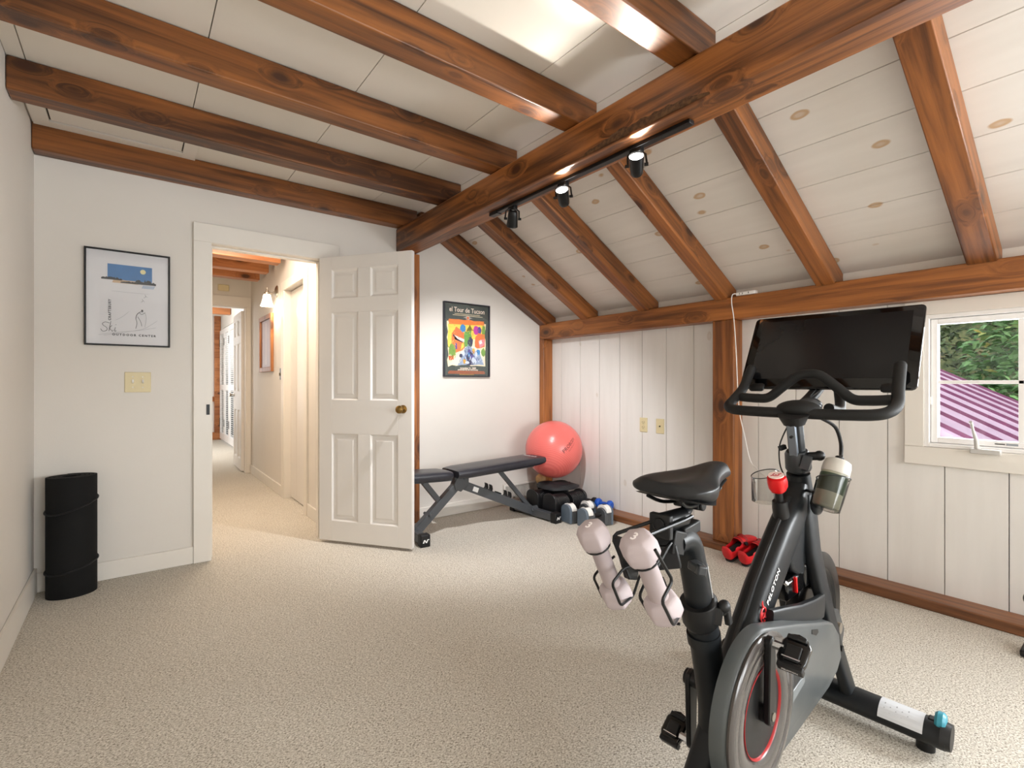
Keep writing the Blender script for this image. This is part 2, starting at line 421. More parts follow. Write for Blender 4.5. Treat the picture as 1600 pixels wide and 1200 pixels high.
# hatch trim in the ceiling
h = MB()
for lo, hi in (((-.41,3.03,2.49),(-.342,3.574,2.503)),((.236,3.03,2.49),(.304,3.574,2.503)),((-.342,3.50,2.49),(.236,3.574,2.503)),((-.342,3.03,2.49),(.236,3.07,2.503))): h.box(lo, hi)
h.box((-.335,3.075,2.497),(.23,3.493,2.5035)); h.box((-.342,3.07,2.5015),(.236,3.50,2.5038), 1)
tag(h.build('trim_2', [TRIM, GAP], bevel=.002), 'white trimmed attic hatch between the two back joists', 'hatch', kind=S)

# door casing
t = MB()
t.box((.303,YB-.02,0),(.40,YB,2.025)); t.box((1.09,YB-.02,0),(1.187,YB,2.025)); t.box((.303,YB-.022,2.025),(1.21,YB,2.142))
t.box((.385,YB-.012,0),(.402,YB+.13,2.03)); t.box((1.088,YB-.012,0),(1.105,YB+.13,2.03)); t.box((.4,YB-.012,2.022),(1.09,YB+.13,2.04))
t.box((.402,YB+.05,0),(.413,YB+.10,2.022)); t.box((1.078,YB+.05,0),(1.089,YB+.10,2.022)); t.box((.41,YB+.05,2.011),(1.08,YB+.10,2.022))
tr1 = tag(t.build('trim_1', TRIM, bevel=.002), 'white casing and jamb round the open doorway', 'door casing', kind=S)
MB().box((.372,YB-.0225,.93),(.390,YB-.019,.995)).build('strike_plate', BLACKM, tr1, label='dark metal strike plate')

# six panel door leaf, hinge at (1.08, 3.605)
hx, hy = 1.083, 3.640
ang = math.atan2(3.016-3.605, 1.50-1.08)
door = thing('door_1', 'white six-panel door standing open into the room', 'door', (hx,hy,0), ang, kind=S)
DW, DH, DT, DZ = .735, 2.0, .035, .02
def panel_door(DW, DH, DT, DZ):
    """stiles, rails and raised panels as one mesh, local x along the leaf, y = thickness"""
    m = MB()
    st, mid = .105, .10
    rows = [(.14,.75),(.985,1.594),(1.695,1.895)]
    rows = [(a*DH/1.985, b*DH/1.985) for a, b in rows]
    x0, x1 = st, DW-st; xm = DW/2
    cols = [(x0, xm-mid/2), (xm+mid/2, x1)]
    zc = [0] + [q for r in rows for q in r] + [DH]
    m.box((0,0,DZ),(st,DT,DZ+DH)); m.box((DW-st,0,DZ),(DW,DT,DZ+DH))
    for i in range(0, len(zc), 2): m.box((st,0,DZ+zc[i]),(DW-st,DT,DZ+zc[i+1]))
    for a, b in rows:
        m.box((xm-mid/2,0,DZ+a),(xm+mid/2,DT,DZ+b))
        for c0, c1 in cols:
            for s in (0, 1):
                yf = 0 if s == 0 else DT; sg = 1 if s == 0 else -1
                def R(i, d): return [V((c0+i,yf+sg*d,DZ+a+i)),V((c1-i,yf+sg*d,DZ+a+i)),V((c1-i,yf+sg*d,DZ+b-i)),V((c0+i,yf+sg*d,DZ+b-i))]
                m.loft([R(0,.0005),R(.010,.010),R(.016,.012),R(.030,.011),R(.044,.004)], caps=False)
                m.poly(R(.044,.004))
    return m
m = panel_door(DW, DH, DT, DZ); m.xf(Matrix.Translation((0,-DT,0)))
m.build('door_leaf', DOORP, door, world=False, bevel=.0015, smooth=25)
k = MB(); kz, kx = .955, DW-.065
k.lathe([(.028,0),(.028,.004),(.022,.007),(.011,.010),(.010,.028),(.020,.034),(.027,.045),(.026,.058),(.016,.066),(0,.068)], (kx,-DT,kz), (0,-1,0))
k.lathe([(.028,0),(.028,.004),(.022,.007),(.011,.010),(.010,.028),(.020,.034),(.027,.045),(.026,.058),(.016,.066),(0,.068)], (kx,0,kz), (0,1,0))
k.build('door_knob', BRASS, door, world=False, label='aged brass knob')
for z in (.25,1.0,1.78):
    MB().cyl((-.004,-.003,z-.045),(-.004,-.003,z+.045),.006).build('hinge', NICKEL, door, world=False)

# ------------------------------------------------------------------ window in the knee wall
wn = thing('window_1', 'white casement window with grille looking over a metal roof', 'window', (XK,.33,WZ0), kind=S)
t = MB(); X0 = XK-.019
yR = -.045
t.box((X0,.728,.799),(XK-.001,.809,1.5565)); t.box((X0,yR,.799),(XK-.001,.036,1.5565)); t.box((X0,.036,1.484),(XK-.001,.728,1.5565)); t.box((X0-.004,yR,.706),(XK-.001,.809,.799))
t.build('casing', TRIM, wn, bevel=.002)
f = MB()
def ringf(y0,y1,z0,z1,tk,xa,xb):
    f.box((xa,y0,z0),(xb,y0+tk,z1)); f.box((xa,y1-tk,z0),(xb,y1,z1)); f.box((xa,y0+tk,z0),(xb,y1-tk,z0+tk)); f.box((xa,y0+tk,z1-tk),(xb,y1-tk,z1))
ringf(.035,.728,.80,1.484,.02,XK-.012,XK+.12)
f.build('frame', VINYL, wn, bevel=.002)
f = MB(); ringf(.058,.706,.822,1.462,.028,XK+.012,XK+.06); f.build('sash', VINYL, wn, bevel=.003)
f = MB(); f.box((XK+.024,.086,1.126),(XK+.048,.678,1.144)); f.box((XK+.024,.366,.85),(XK+.048,.386,1.434)); f.build('muntin', VINYL, wn, bevel=.002)
MB().box((XK+.033,.086,.85),(XK+.038,.678,1.434)).build('pane', WGLASS, wn, smooth=0)
CRK = plain('pale grey metal', (196,194,190), .35, metal=.2)
cr = MB(); cr.box((3.235,.435,.788),(3.275,.545,.812)); cr.build('crank_base', CRK, wn, bevel=.004)
cr = MB(); cr.tube([(3.252,.52,.812),(3.245,.522,.85),(3.232,.532,.905),(3.222,.536,.938)], [.011,.009,.006,.006], n=10); cr.cyl((3.222,.536,.935),(3.205,.536,.942),.007)
cr.build('crank_handle', CRK, wn)
lk = MB(); lk.box((XK+.0,.70,1.02),(XK+.014,.709,1.06)); lk.build('latch', VINYL, wn)
lb = MB(); lb.box((XK+.0108,.385,.832),(XK+.012,.425,.842), 0)
for i in range(9): lb.box((XK+.0104,.43+.004*i,.834),(XK+.0118,.4325+.004*i,.840), 1)
lb.build('sticker', [plain('grey sticker', (150,155,160), .5), BLACK], wn)

f = MB(); ringf(VY0-.08,VY1+.08,WZ0-.08,WZ1+.072,.09,XK-.019,XK-.001); ringf(VY0,VY1,WZ0,WZ1,.03,XK+.02,XK+.06); f.box((XK+.03,(VY0+VY1)/2-.01,WZ0),(XK+.05,(VY0+VY1)/2+.01,WZ1))
tag(f.build('window_4', TRIM), 'added white window in the plank wall, beside the viewer, letting in fill light', 'window', kind=S)  # unseen window, added so fill light reaches the left wall
# outside: lower metal roof and trees
ROOFM = plain('painted metal roof', (190,166,186), .45, metal=.0, var=.1, scale=3)
ROOFS = plain('painted roof seam', (122,66,98), .5, var=.08)
zr = lambda y: .489 + .56*y
r = MB(); xa, xb, ya, yb = 3.45, 6.82, -5.0, 2.6
r.prism([(xa,ya,zr(ya)-.12),(xa,yb,zr(yb)-.12),(xa,yb,zr(yb)),(xa,ya,zr(ya))], (xb-xa,0,0))
rf = tag(r.build('metal_roof', ROOFM), 'mauve standing-seam metal roof seen through the window', 'roof', kind='thing')
for i in range(9):
    x = 3.56 + .4064*i if i < 8 else xb-.012
    MB().prism([(x-.012,ya,zr(ya)),(x+.012,ya,zr(ya)),(x+.008,ya,zr(ya)+.022),(x-.008,ya,zr(ya)+.022)], (0,yb-ya,.56*(yb-ya))).build('roof_seam', ROOFS, rf)
tag(MB().box((3.75,-6,-3.2),(40,22,-3.0)).build('lawn', plain('grass', (70,90,45), .9, var=.4, scale=3)), 'green ground outside beyond the metal roof', 'ground', kind=S)
BARKT = plain('tree bark', (92,76,60), .9, var=.3, scale=20, bump=.6)
def leafmat(n, rgb, var):
    m, nt, b, out = newmat(n)
    gi = nt.nodes.new('ShaderNodeNewGeometry'); c = lin(rgb)
    r = ramp(nt, gi.outputs['Random Per Island'], [(0, tuple(x*(1-var) for x in c)), (.55, c), (.93, tuple(min(1,x*(1+var)) for x in c)), (1, lin((214,190,90)))])
    nt.links.new(r.outputs[0], b.inputs['Base Color']); b.inputs['Roughness'].default_value = .5
    return m
LF = [leafmat('light leaves', (138,184,116), .35), leafmat('dark leaves', (84,106,60), .6), leafmat('mid leaves', (94,140,74), .4)]
def tree(x, y, z0, h, rad, n, lf, size, lab):
    root = thing('tree', lab, 'tree', (x,y,z0), group='trees beyond the metal roof')
    tk = MB(); tk.tube(smoothpath([(x,y,z0),(x+.05,y-.04,z0+h*.4),(x-.05,y+.06,z0+h*.9)], 4), [.13-.09*i/8 for i in range(9)], n=9)
    for i in range(9):
        a = random.random()*2*PI; zz = z0 + h*(.35+.06*i)
        tk.tube([(x,y,zz),(x+math.cos(a)*rad*.5,y+math.sin(a)*rad*.5,zz+.25),(x+math.cos(a)*rad*.9,y+math.sin(a)*rad*.9,zz+.3)], [.035,.02,.008], n=6)
    tk.build('trunk', BARKT, root)
    lv = MB()
    for _ in range(n):
        while True:
            q = V((random.uniform(-1,1),random.uniform(-1,1),random.uniform(-1,1)))
            if .25 < q.length < 1: break
        q = V((x+q.x*rad,y+q.y*rad,z0+h*.62+q.z*h*.42))
        s_ = size*random.uniform(.6,1.2); ax = V((random.uniform(-1,1),random.uniform(-1,1),random.uniform(-.5,.3))).normalized()
        sd = ax.cross(V((random.uniform(-.4,.4),random.uniform(-.4,.4),1))).normalized(); up = sd.cross(ax)
        lv.add([q, q+ax*s_*.45+sd*s_*.34, q+ax*s_-up*s_*.12, q+ax*s_*.45-sd*s_*.34, q+ax*s_*.5+up*s_*.1], [(0,1,4),(1,2,4),(2,3,4),(3,0,4)])
    lv.build('foliage', lf, root, smooth=0)
hm_, nt, b_, _o = newmat('wooded slope')
vv = mapping(nt); nn_ = noise(nt, vv, 2.6, 8, .7); r_ = ramp(nt, nn_.outputs['Fac'], [(.32, lin((26,34,18))), (.48, lin((64,78,40))), (.58, lin((98,104,62))), (.66, lin((120,98,72)))]); nt.links.new(r_.outputs[0], b_.inputs['Base Color']); b_.inputs['Roughness'].default_value = .9
hb_ = MB(); nx, ny = 24, 30; random.seed(3)
for i in range(nx+1):
    for j in range(ny+1):
        x = 13.5 + 7*i/nx; y = -9 + 24*j/ny
        hb_.v.append(V((x+random.uniform(-.2,.2), y+random.uniform(-.3,.3), -3 + 9.5*(i/nx)**.7 + random.uniform(-.35,.35))))
for i in range(nx):
    for j in range(ny): a = i*(ny+1)+j; hb_.f.append([a, a+ny+1, a+ny+2, a+1]); hb_.m.append(0)
tag(hb_.build('hill', hm_, smooth=180), 'wooded dark green hillside rising behind the trees', 'hill', kind=S)
tree(7.95,.66,-3,5.7,.82,5200,LF[0],.14,'light green broad-leaved tree close behind the metal roof, right part of the window')
tree(8.3,2.5,-3,6.4,.95,6500,LF[1],.075,'dark small-leaved tree behind the metal roof, left part of the window')
tree(11.2,.8,-3,8.5,1.6,6500,LF[1],.13,'dark tall tree furthest behind the metal roof')
tree(11.2,4.2,-3,8.0,1.55,4000,LF[2],.14,'mid green tree behind the dark small-leaved tree')
tree(8.0,-1.75,-3,5.8,.85,4000,LF[2],.12,'mid green tree on the low side of the metal roof')

# ------------------------------------------------------------------ hallway
HX, HE = 1.19, 6.96
w = MB()
w.box((HX,YB+.12,0),(HX+.1,4.487,2.6)); w.box((HX,4.487,2.04),(HX+.1,5.19,2.6)); w.box((HX,5.19,0),(HX+.1,HE+.1,2.6))
tag(w.build('wall_hall_right', WALL), 'cream right-hand wall of the hallway with a sconce', 'wall', kind=S)
tag(MB().box((-.02,YB+.12,0),(.08,12,2.6)).build('wall_hall_left', WALL), 'cream left wall of the hallway, hidden by the door jamb', 'wall', kind=S)
w = MB(); w.box((.08,HE,2.085),(HX,HE+.1,2.6)); w.box((1.139,HE,0),(HX,HE+.1,2.085)); w.box((.08,HE,0),(.40,HE+.1,2.085))
tag(w.build('wall_hall_end', WALL), 'cream wall at the end of the hallway above the second doorway', 'wall', kind=S)
tag(MB().box((-.1,YB+.12,2.47),(3.2,12.1,2.56)).build('ceiling_hall', CEIL), 'pale ceiling of the hallway', 'ceiling', kind=S)
t = MB(); t.box((1.139,HE-.018,0),(1.188,HE,2.085)); t.box((.31,HE-.02,2.085),(1.189,HE,2.205)); t.box((.31,HE-.018,0),(.40,HE,2.085))
t.box((1.125,HE-.01,0),(1.14,HE+.11,2.085)); t.box((.4,HE-.01,2.075),(1.14,HE+.11,2.09))
tag(t.build('trim_3', TRIM, bevel=.002), 'white casing of the doorway at the end of the hallway', 'door casing', kind=S)
t = MB(); t.box((HX-.018,4.389,0),(HX,4.487,2.04)); t.box((HX-.018,5.19,0),(HX,5.291,2.04)); t.box((HX-.02,4.389,2.04),(HX,5.30,2.125)); t.box((HX-.01,4.48,0),(HX+.11,4.492,2.04)); t.box((HX-.01,5.185,0),(HX+.11,5.197,2.04))
tag(t.build('trim_4', TRIM, bevel=.002), 'white casing of the side doorway in the hallway', 'door casing', kind=S)
d2 = thing('door_2', 'white closed door in the side doorway of the hallway', 'door', (HX+.05,4.49,0), PI/2, kind=S)
MB().box((.003,-.035,.012),(.693,0,2.03)).box((.48,.0005,.012),(.484,.001,2.03), 1).build('door_leaf', [DOORP, TRIM], d2, world=False, bevel=.0015)
b = MB(); b.box((HX-.014,YB+.13,0),(HX,4.388,BH)); b.box((HX-.014,5.292,0),(HX,HE-.02,BH))
tag(b.build('baseboard_hall', TRIM, bevel=.003), 'white baseboard along the hallway wall', 'baseboard', kind=S)
for y0, y1, z0, lab in ((5.13,5.27,2.288,'orange timber beam across the hallway, nearest the doorway'),(5.65,5.78,2.288,'orange timber beam across the hallway, middle of three'),(6.12,6.25,2.288,'orange timber beam across the hallway, furthest of three')):
    timber('hall_beam', MB().box((.078,y0,z0),(1.135,y1,2.475)), WHALL, lab, 'beam', 'hallway beams', .004)
# wall sconce
SHADE = plain('lit opal glass', (255,240,214), .3, emit=5.0, var=.0)
sc = thing('wall_sconce', 'brushed nickel wall sconce with a lit white bell shade in the hallway', 'lamp', (HX,5.54,2.083))
MB().lathe([(.062,0),(.062,.006),(.05,.014),(.022,.022),(0,.024)], (HX,5.54,2.08), (-1,0,0)).build('backplate', NICKEL, sc)
MB().tube(smoothpath([(HX-.02,5.54,2.08),(HX-.05,5.54,2.055),(HX-.085,5.54,2.075),(HX-.095,5.54,2.11)], 6), .006, n=8).build('arm', NICKEL, sc)
MB().lathe([(.004,.075),(.01,.07),(.014,.05),(.028,.04),(.03,.02),(.028,.01)], (HX-.095,5.54,2.02), (0,0,1)).build('socket', NICKEL, sc)
MB().lathe([(.030,.03),(.036,.02),(.042,-.02),(.052,-.06),(.064,-.09),(.062,-.09),(.05,-.06),(.04,-.02),(.028,.022)], (HX-.095,5.54,2.01), (0,0,1), caps=False).build('shade', SHADE, sc, label='lit white glass shade')
# wood framed mirror on the hall wall, its brown reflection painted as flat colour
WFR = wood('mirror frame wood', 'z', dark=(116,70,40), light=(170,112,68))
pc = thing('framed_mirror', 'light wood framed mirror with a painted dim brown reflection under the hallway sconce', 'picture', (HX,6.0,1.25))
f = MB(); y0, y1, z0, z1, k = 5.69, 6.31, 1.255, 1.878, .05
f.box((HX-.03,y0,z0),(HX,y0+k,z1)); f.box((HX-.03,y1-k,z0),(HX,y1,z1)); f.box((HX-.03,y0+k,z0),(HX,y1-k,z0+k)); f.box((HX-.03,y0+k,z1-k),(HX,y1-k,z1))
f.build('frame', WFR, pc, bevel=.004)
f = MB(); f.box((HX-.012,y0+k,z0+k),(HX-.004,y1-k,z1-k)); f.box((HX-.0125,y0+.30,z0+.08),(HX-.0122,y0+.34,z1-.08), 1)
f.build('print', [plain('brown painted reflection', (118,84,78), .3, var=.15, scale=5), plain('pale painted reflection', (170,146,140), .3)], pc)  # mirror face with the reflection put into its colour
ls = thing('switch_or_strike', 'small dark metal door strike, modelled as a toggle switch, on the hallway wall beside the side doorway', 'switch', (HX,5.36,1.22))  # door strike modelled as a plate with a toggle
MB().box((HX-.006,5.335,1.165),(HX+.001,5.40,1.28)).build('plate', BLACKM, ls, bevel=.002); MB().box((HX-.02,5.36,1.205),(HX-.004,5.372,1.235)).build('toggle', NICKEL, ls, bevel=.002)
dc = thing('door_chime', 'small beige rounded chime box high on the hallway end wall', 'chime', (.886,HE,2.30))
mb = MB(); pts = []
for i in range(24):
    a = 2*PI*i/24; pts.append(V((.886+.07*max(-.85,min(.85,math.cos(a)*1.2)),HE-.03,2.298+.042*max(-.9,min(.9,math.sin(a)*1.2)))))
mb.prism(pts, (0,.031,0)); mb.build('cover', IVORY, dc, bevel=.006)

# far room past the hallway
w = MB(); w.box((1.41,HE+.1,0),(1.5,9.55,2.6)); w.box((1.41,9.55,2.20),(1.5,11.38,2.6)); w.box((1.41,11.38,0),(1.5,12,2.6)); w.box((HX+.1,HE+.1,0),(1.5,HE+.12,2.6))
tag(w.build('wall_far_right', WALL), 'white right wall of the far room', 'wall', kind=S)
w = MB(); e = [.08,.42,.62,.82,1.02,1.20,1.41]
for a, b_ in zip(e[:-1], e[1:]): w.box((a+.002,11.52,0),(b_-.002,11.55,2.6))
w.box((.08,11.551,0),(1.5,11.6,2.6), 1)
tag(w.build('wall_far_end', [PLANK, GAP]), 'white plank end wall of the far room', 'wall', kind=S)
timber('far_post', MB().box((1.30,11.40,.15),(1.405,11.519,2.47)), WHALL.copy(), 'orange timber post in the corner of the far room', 'post')
timber('far_rail', MB().box((.09,11.44,.76),(1.30,11.519,.86)), WHALL, 'orange horizontal rail on the end wall of the far room', 'rail')
timber('far_sill', MB().box((.09,11.40,.0),(1.405,11.519,.149)), WHALL, 'orange timber sill at the foot of the far room end wall', 'beam')
for y0, z0, lab in ((8.6,2.33,'timber beam in the far room, nearer one'),(10.1,2.36,'timber beam in the far room, farther one')):
    timber('far_beam', MB().box((.09,y0,z0),(1.40,y0+.12,2.469)), WHALL, lab, 'beam', 'far room beams', .004)
d3 = thing('door_3', 'white six-panel door standing open at the end of the hallway', 'door', (1.13,HE+.09,0), math.radians(89), kind=S)
panel_door(.70, 2.03, .035, .015).build('door_leaf', DOORP, d3, world=False, bevel=.0015, smooth=25)
MB().lathe([(.026,0),(.026,.004),(.011,.01),(.010,.028),(.026,.045),(.024,.058),(0,.066)], (.635,.035,.97), (0,1,0)).build('door_knob', NICKEL, d3, world=False)
for i, (ya_, yb_) in enumerate(((9.62,10.2),(10.21,10.78),(10.79,11.36))):
    cd = thing('closet_door', 'white louvered closet door in the far room, %s' % ('nearest the open door','middle leaf','nearest the orange post')[i], 'closet door', (1.40,ya_,0), group='louvered closet doors')
    q = MB()
    q.box((1.385,ya_,.03),(1.409,ya_+.07,2.17)); q.box((1.385,yb_-.07,.03),(1.409,yb_,2.17))
    for z0, z1 in ((.03,.16),(1.0,1.1),(2.08,2.17)): q.box((1.385,ya_+.07,z0),(1.409,yb_-.07,z1))
    for z0, z1 in ((.16,1.0),(1.1,2.08)):
        n_ = int((z1-z0)/.035)
        for j in range(n_):
            z = z0 + (j+.5)*(z1-z0)/n_
            q.bar((1.397,ya_+.07,z),(1.397,yb_-.07,z), .022, .006, (.6,0,1))
    q.build('louver_panel', VINYL, cd, smooth=25)
    h = MB()
    for z in (.3,1.85): h.box((1.378,yb_-.02,z),(1.386,yb_+.004,z+.14))
    h.build('hinge', BLACKM, cd)

# ------------------------------------------------------------------ things on the walls
# ski poster
def uvq(x0, y, z0, w_, h_):
    return lambda u, v, d=0: V((x0+u*w_, y-d, z0+(1-v)*h_))
px0, pz0, pw, ph = -.215, 1.347, .398, .554
yf = YB - .020
sp = thing('framed_poster', 'black framed white ski poster with a blue sky panel, near the left corner', 'picture', (px0+pw/2,YB,pz0))
f = MB(); k = .009
f.box((px0,yf-.004,pz0),(px0+k,YB,pz0+ph)); f.box((px0+pw-k,yf-.004,pz0),(px0+pw,YB,pz0+ph)); f.box((px0+k,yf-.004,pz0),(px0+pw-k,YB,pz0+k)); f.box((px0+k,yf-.004,pz0+ph-k),(px0+pw-k,YB,pz0+ph))
f.build('frame', BLACK, sp, bevel=.0015)
PAPER = plain('poster paper', (226,224,226), .6, var=.01); SKY = plain('print sky blue', (62,122,180), .6, var=.08, scale=30); MOON = plain('print moon', (236,226,170), .6)
INK = plain('print ink', (40,44,52), .6); SAND = plain('print sand', (202,172,140), .6, var=.1); PALEB = plain('print pale blue', (120,158,196), .6); GREYL = plain('print grey line', (150,150,156), .6)
U = uvq(px0+k, YB-.012, pz0+k, pw-2*k, ph-2*k)
p = MB(); D0 = .0000
p.poly([U(0,1,D0),U(1,1,D0),U(1,0,D0),U(0,0,D0)], 0)
L1, L2, L3 = .0006, .0010, .0014
p.poly([U(.245,.30,L1),U(.79,.30,L1),U(.79,.135,L1),U(.245,.135,L1)], 1)
p.poly([U(.675+.036*math.cos(a),.19+.026*math.sin(a),L2) for a in [2*PI*i/16 for i in range(16)]], 2)
p.poly([U(.30,.335,L2),U(.62,.335,L2),U(.60,.305,L2),U(.32,.295,L2)], 4)
def treeline(u0, u1, v, hgt, n, mi):
    top = [U(u0+(u1-u0)*i/n, v - hgt*(.35+.65*random.random())*(math.sin(PI*(i+.5)/(n+1))**.4), L3) for i in range(n+1)]
    for i in range(n): p.poly([U(u0+(u1-u0)*i/n, v+.006, L3), U(u0+(u1-u0)*(i+1)/n, v+.006, L3), top[i+1], top[i]], mi)
treeline(.17,.42,.30,.03,16,3); treeline(.40,.60,.325,.02,14,3); treeline(.56,.84,.325,.055,24,3)
for i in range(9): p.poly([U(.66+.017*i,.372,L2),U(.668+.017*i,.372,L2),U(.69+.017*i,.338,L2),U(.682+.017*i,.338,L2)], 5)
def stroke(pts, r, mi):
    P = smoothpath([U(u,v,L2) for u, v in pts], 5); p.tube(P, r, n=5, mi=mi)
stroke([(.14,.905),(.35,.872),(.62,.84),(.84,.80)], .0006, 6); stroke([(.2,.91),(.45,.865),(.68,.82),(.86,.72)], .0006, 6); stroke([(.34,.74),(.42,.70),(.5,.64)], .0006, 6); stroke([(.29,.425),(.5,.43),(.75,.43)], .0005, 6)
stroke([(.585,.71),(.60,.665),(.64,.635),(.68,.63)], .0016, 3); stroke([(.63,.645),(.66,.66),(.70,.64)], .0012, 3); stroke([(.585,.71),(.60,.76),(.585,.82)], .0012, 3); stroke([(.61,.69),(.645,.74),(.66,.79)], .0010, 3); stroke([(.70,.64),(.715,.70),(.70,.80)], .0005, 3)
p.poly([U(.665+.014*math.cos(a),.618+.010*math.sin(a),L3) for a in [2*PI*i/12 for i in range(12)]], 3)
for u0, v0 in ((.70,.44),(.665,.49)): stroke([(u0,v0),(u0+.01,v0+.02),(u0-.015,v0+.035)], .0007, 3); stroke([(u0+.008,v0+.015),(u0+.035,v0+.03)], .0004, 3)
# script "Ski"
stroke([(.27,.775),(.22,.765),(.185,.785),(.20,.805),(.235,.825),(.235,.855),(.19,.865),(.165,.84)], .0013, 3)
stroke([(.285,.755),(.275,.80),(.262,.862)], .0013, 3); stroke([(.264,.83),(.285,.812),(.298,.798)], .0012, 3); stroke([(.266,.828),(.285,.848),(.300,.862),(.312,.850)], .0012, 3)
stroke([(.338,.818),(.330,.850),(.333,.862),(.350,.853)], .0012, 3); stroke([(.343,.788),(.346,.792)], .0018, 3)
p.build('print', [PAPER, SKY, MOON, INK, SAND, PALEB, GREYL], sp, smooth=0)
tb = text_mb('OUTDOOR CENTER', .0165, 0, sx=1.0, space=1.5, offset=.0007); tb.xf(frame_mat(U(.30,.905,L2), (1,0,0), (0,0,1))); tb.build('lettering', INK, sp, smooth=0)
tb = text_mb('CRAFTSBURY', .0165, 0, space=1.3, offset=.0006); tb.xf(frame_mat(U(.285,.745,L2), (0,0,1), (-1,0,0))); tb.build('lettering', INK, sp, smooth=0)
MB().box((px0+k,yf,pz0+k),(px0+pw-k,yf+.002,pz0+ph-k)).build('glass', GLASS, sp, smooth=0)

# tour poster
px0, pz0, pw, ph = 2.088, 1.185, .474, .642
tp = thing('framed_poster', 'colourful cycling tour poster in a dark frame on the corner wall above the bench', 'picture', (px0+pw/2,YB,pz0))
DFR = plain('dark metal frame', (58,60,68), .3, metal=.5)
f = MB(); k = .010
f.box((px0,yf-.008,pz0),(px0+k,YB,pz0+ph)); f.box((px0+pw-k,yf-.008,pz0),(px0+pw,YB,pz0+ph)); f.box((px0+k,yf-.008,pz0),(px0+pw-k,YB,pz0+k)); f.box((px0+k,yf-.008,pz0+ph-k),(px0+pw-k,YB,pz0+ph))
f.build('frame', DFR, tp, bevel=.0015)
U = uvq(px0+k, YB-.010, pz0+k, pw-2*k, ph-2*k)
cols = dict(bg=(78,86,82),orange=(232,132,66),yellow=(240,208,92),house=(226,120,72),roof=(244,232,226),green=(108,160,80),blue=(70,140,196),mag=(188,70,160),purple=(92,80,150),road=(238,226,206),grey=(150,166,190),dk=(62,66,92),pale=(206,214,226),pot=(206,96,60),leaf=(128,160,78),olive=(120,110,50),cream=(246,226,190),pink=(230,140,150),gold=(226,168,70))
ids = {n_: i for i, n_ in enumerate(cols)}
pm = [plain('print '+n_, c_, .6, var=.05, scale=40) for n_, c_ in cols.items()]
p = MB(); lay = [.0]
def pg(cn, pts):
    lay[0] += .000012; p.poly([U(u,v,lay[0]) for u, v in pts], ids[cn])
def jag(pts, a=.012, n=5):
    out = []
    for i in range(len(pts)):
        (u0,v0),(u1,v1) = pts[i], pts[(i+1) % len(pts)]
        for j in range(n):
            t = j/n; out.append((u0+(u1-u0)*t+random.uniform(-a,a), v0+(v1-v0)*t+random.uniform(-a,a)*.7))
    return out
def fan(cn, pts):
    lay[0] += .000012; cu = sum(q[0] for q in pts)/len(pts); cv = sum(q[1] for q in pts)/len(pts)
    for i in range(len(pts)): p.poly([U(cu,cv,lay[0]), U(*pts[i],lay[0]), U(*pts[(i+1) % len(pts)],lay[0])], ids[cn])
def blob(cn, u, v, a, b_, n=14): fan(cn, [(u+a*math.cos(2*PI*i/n)*(1+random.uniform(-.12,.12)), v+b_*math.sin(2*PI*i/n)*(1+random.uniform(-.12,.12))) for i in range(n)])
pg('bg', [(0,1),(1,1),(1,0),(0,0)])
fan('cream', jag([(.08,.87),(.92,.85),(.93,.24),(.07,.24)], .02, 8))
fan('orange', jag([(.09,.30),(.90,.30),(.90,.215),(.10,.215)], .012, 7)); fan('yellow', jag([(.08,.62),(.26,.52),(.9,.46),(.9,.27),(.08,.29)], .008))
fan('green', jag([(.42,.60),(.62,.58),(.60,.36),(.44,.38)], .01)); fan('olive', jag([(.48,.38),(.66,.36),(.56,.27)], .01, 3))
fan('house', jag([(.17,.70),(.44,.64),(.44,.40),(.26,.32),(.16,.42)], .006)); fan('roof', [(.19,.43),(.44,.49),(.44,.535),(.22,.49)]); fan('dk', [(.18,.425),(.20,.425),(.235,.50),(.44,.545),(.44,.535),(.22,.49)])
fan('purple', jag([(.225,.64),(.28,.63),(.28,.545),(.23,.55)], .004, 3)); fan('yellow', [(.36,.64),(.43,.60),(.43,.52),(.38,.56)])
blob('blue', .41,.335,.065,.055); blob('green', .53,.45,.06,.08); blob('mag', .72,.35,.075,.065); blob('purple', .79,.35,.045,.05); fan('leaf', jag([(.84,.46),(.92,.46),(.92,.28),(.86,.28)], .01, 3))
fan('house', jag([(.68,.62),(.92,.58),(.92,.40),(.76,.39),(.69,.46)], .006)); fan('pink', [(.76,.50),(.90,.47),(.92,.55),(.80,.60)]); fan('roof', [(.77,.50),(.83,.48),(.86,.53),(.80,.55)])
fan('road', jag([(.10,.85),(.92,.84),(.88,.66),(.62,.56),(.46,.60)], .008))
blob('dk', .58,.52,.06,.07); blob('leaf', .17,.66,.075,.10); blob('leaf', .88,.66,.05,.06); fan('pot', jag([(.10,.79),(.20,.78),(.21,.72),(.09,.73)], .006, 3))
fan('grey', jag([(.28,.855),(.90,.84),(.80,.68),(.66,.63),(.52,.56),(.42,.66)], .008)); fan('dk', jag([(.50,.85),(.64,.85),(.66,.72),(.56,.62),(.50,.70)], .012))
for cn in ('pale','purple','dk','gold','pale','blue','dk','pale','purple','pale','gold','dk','pale','dk','blue','pale'): blob(cn, random.uniform(.36,.82), random.uniform(.64,.82), random.uniform(.02,.05), random.uniform(.02,.045), 9)
random.seed(5)
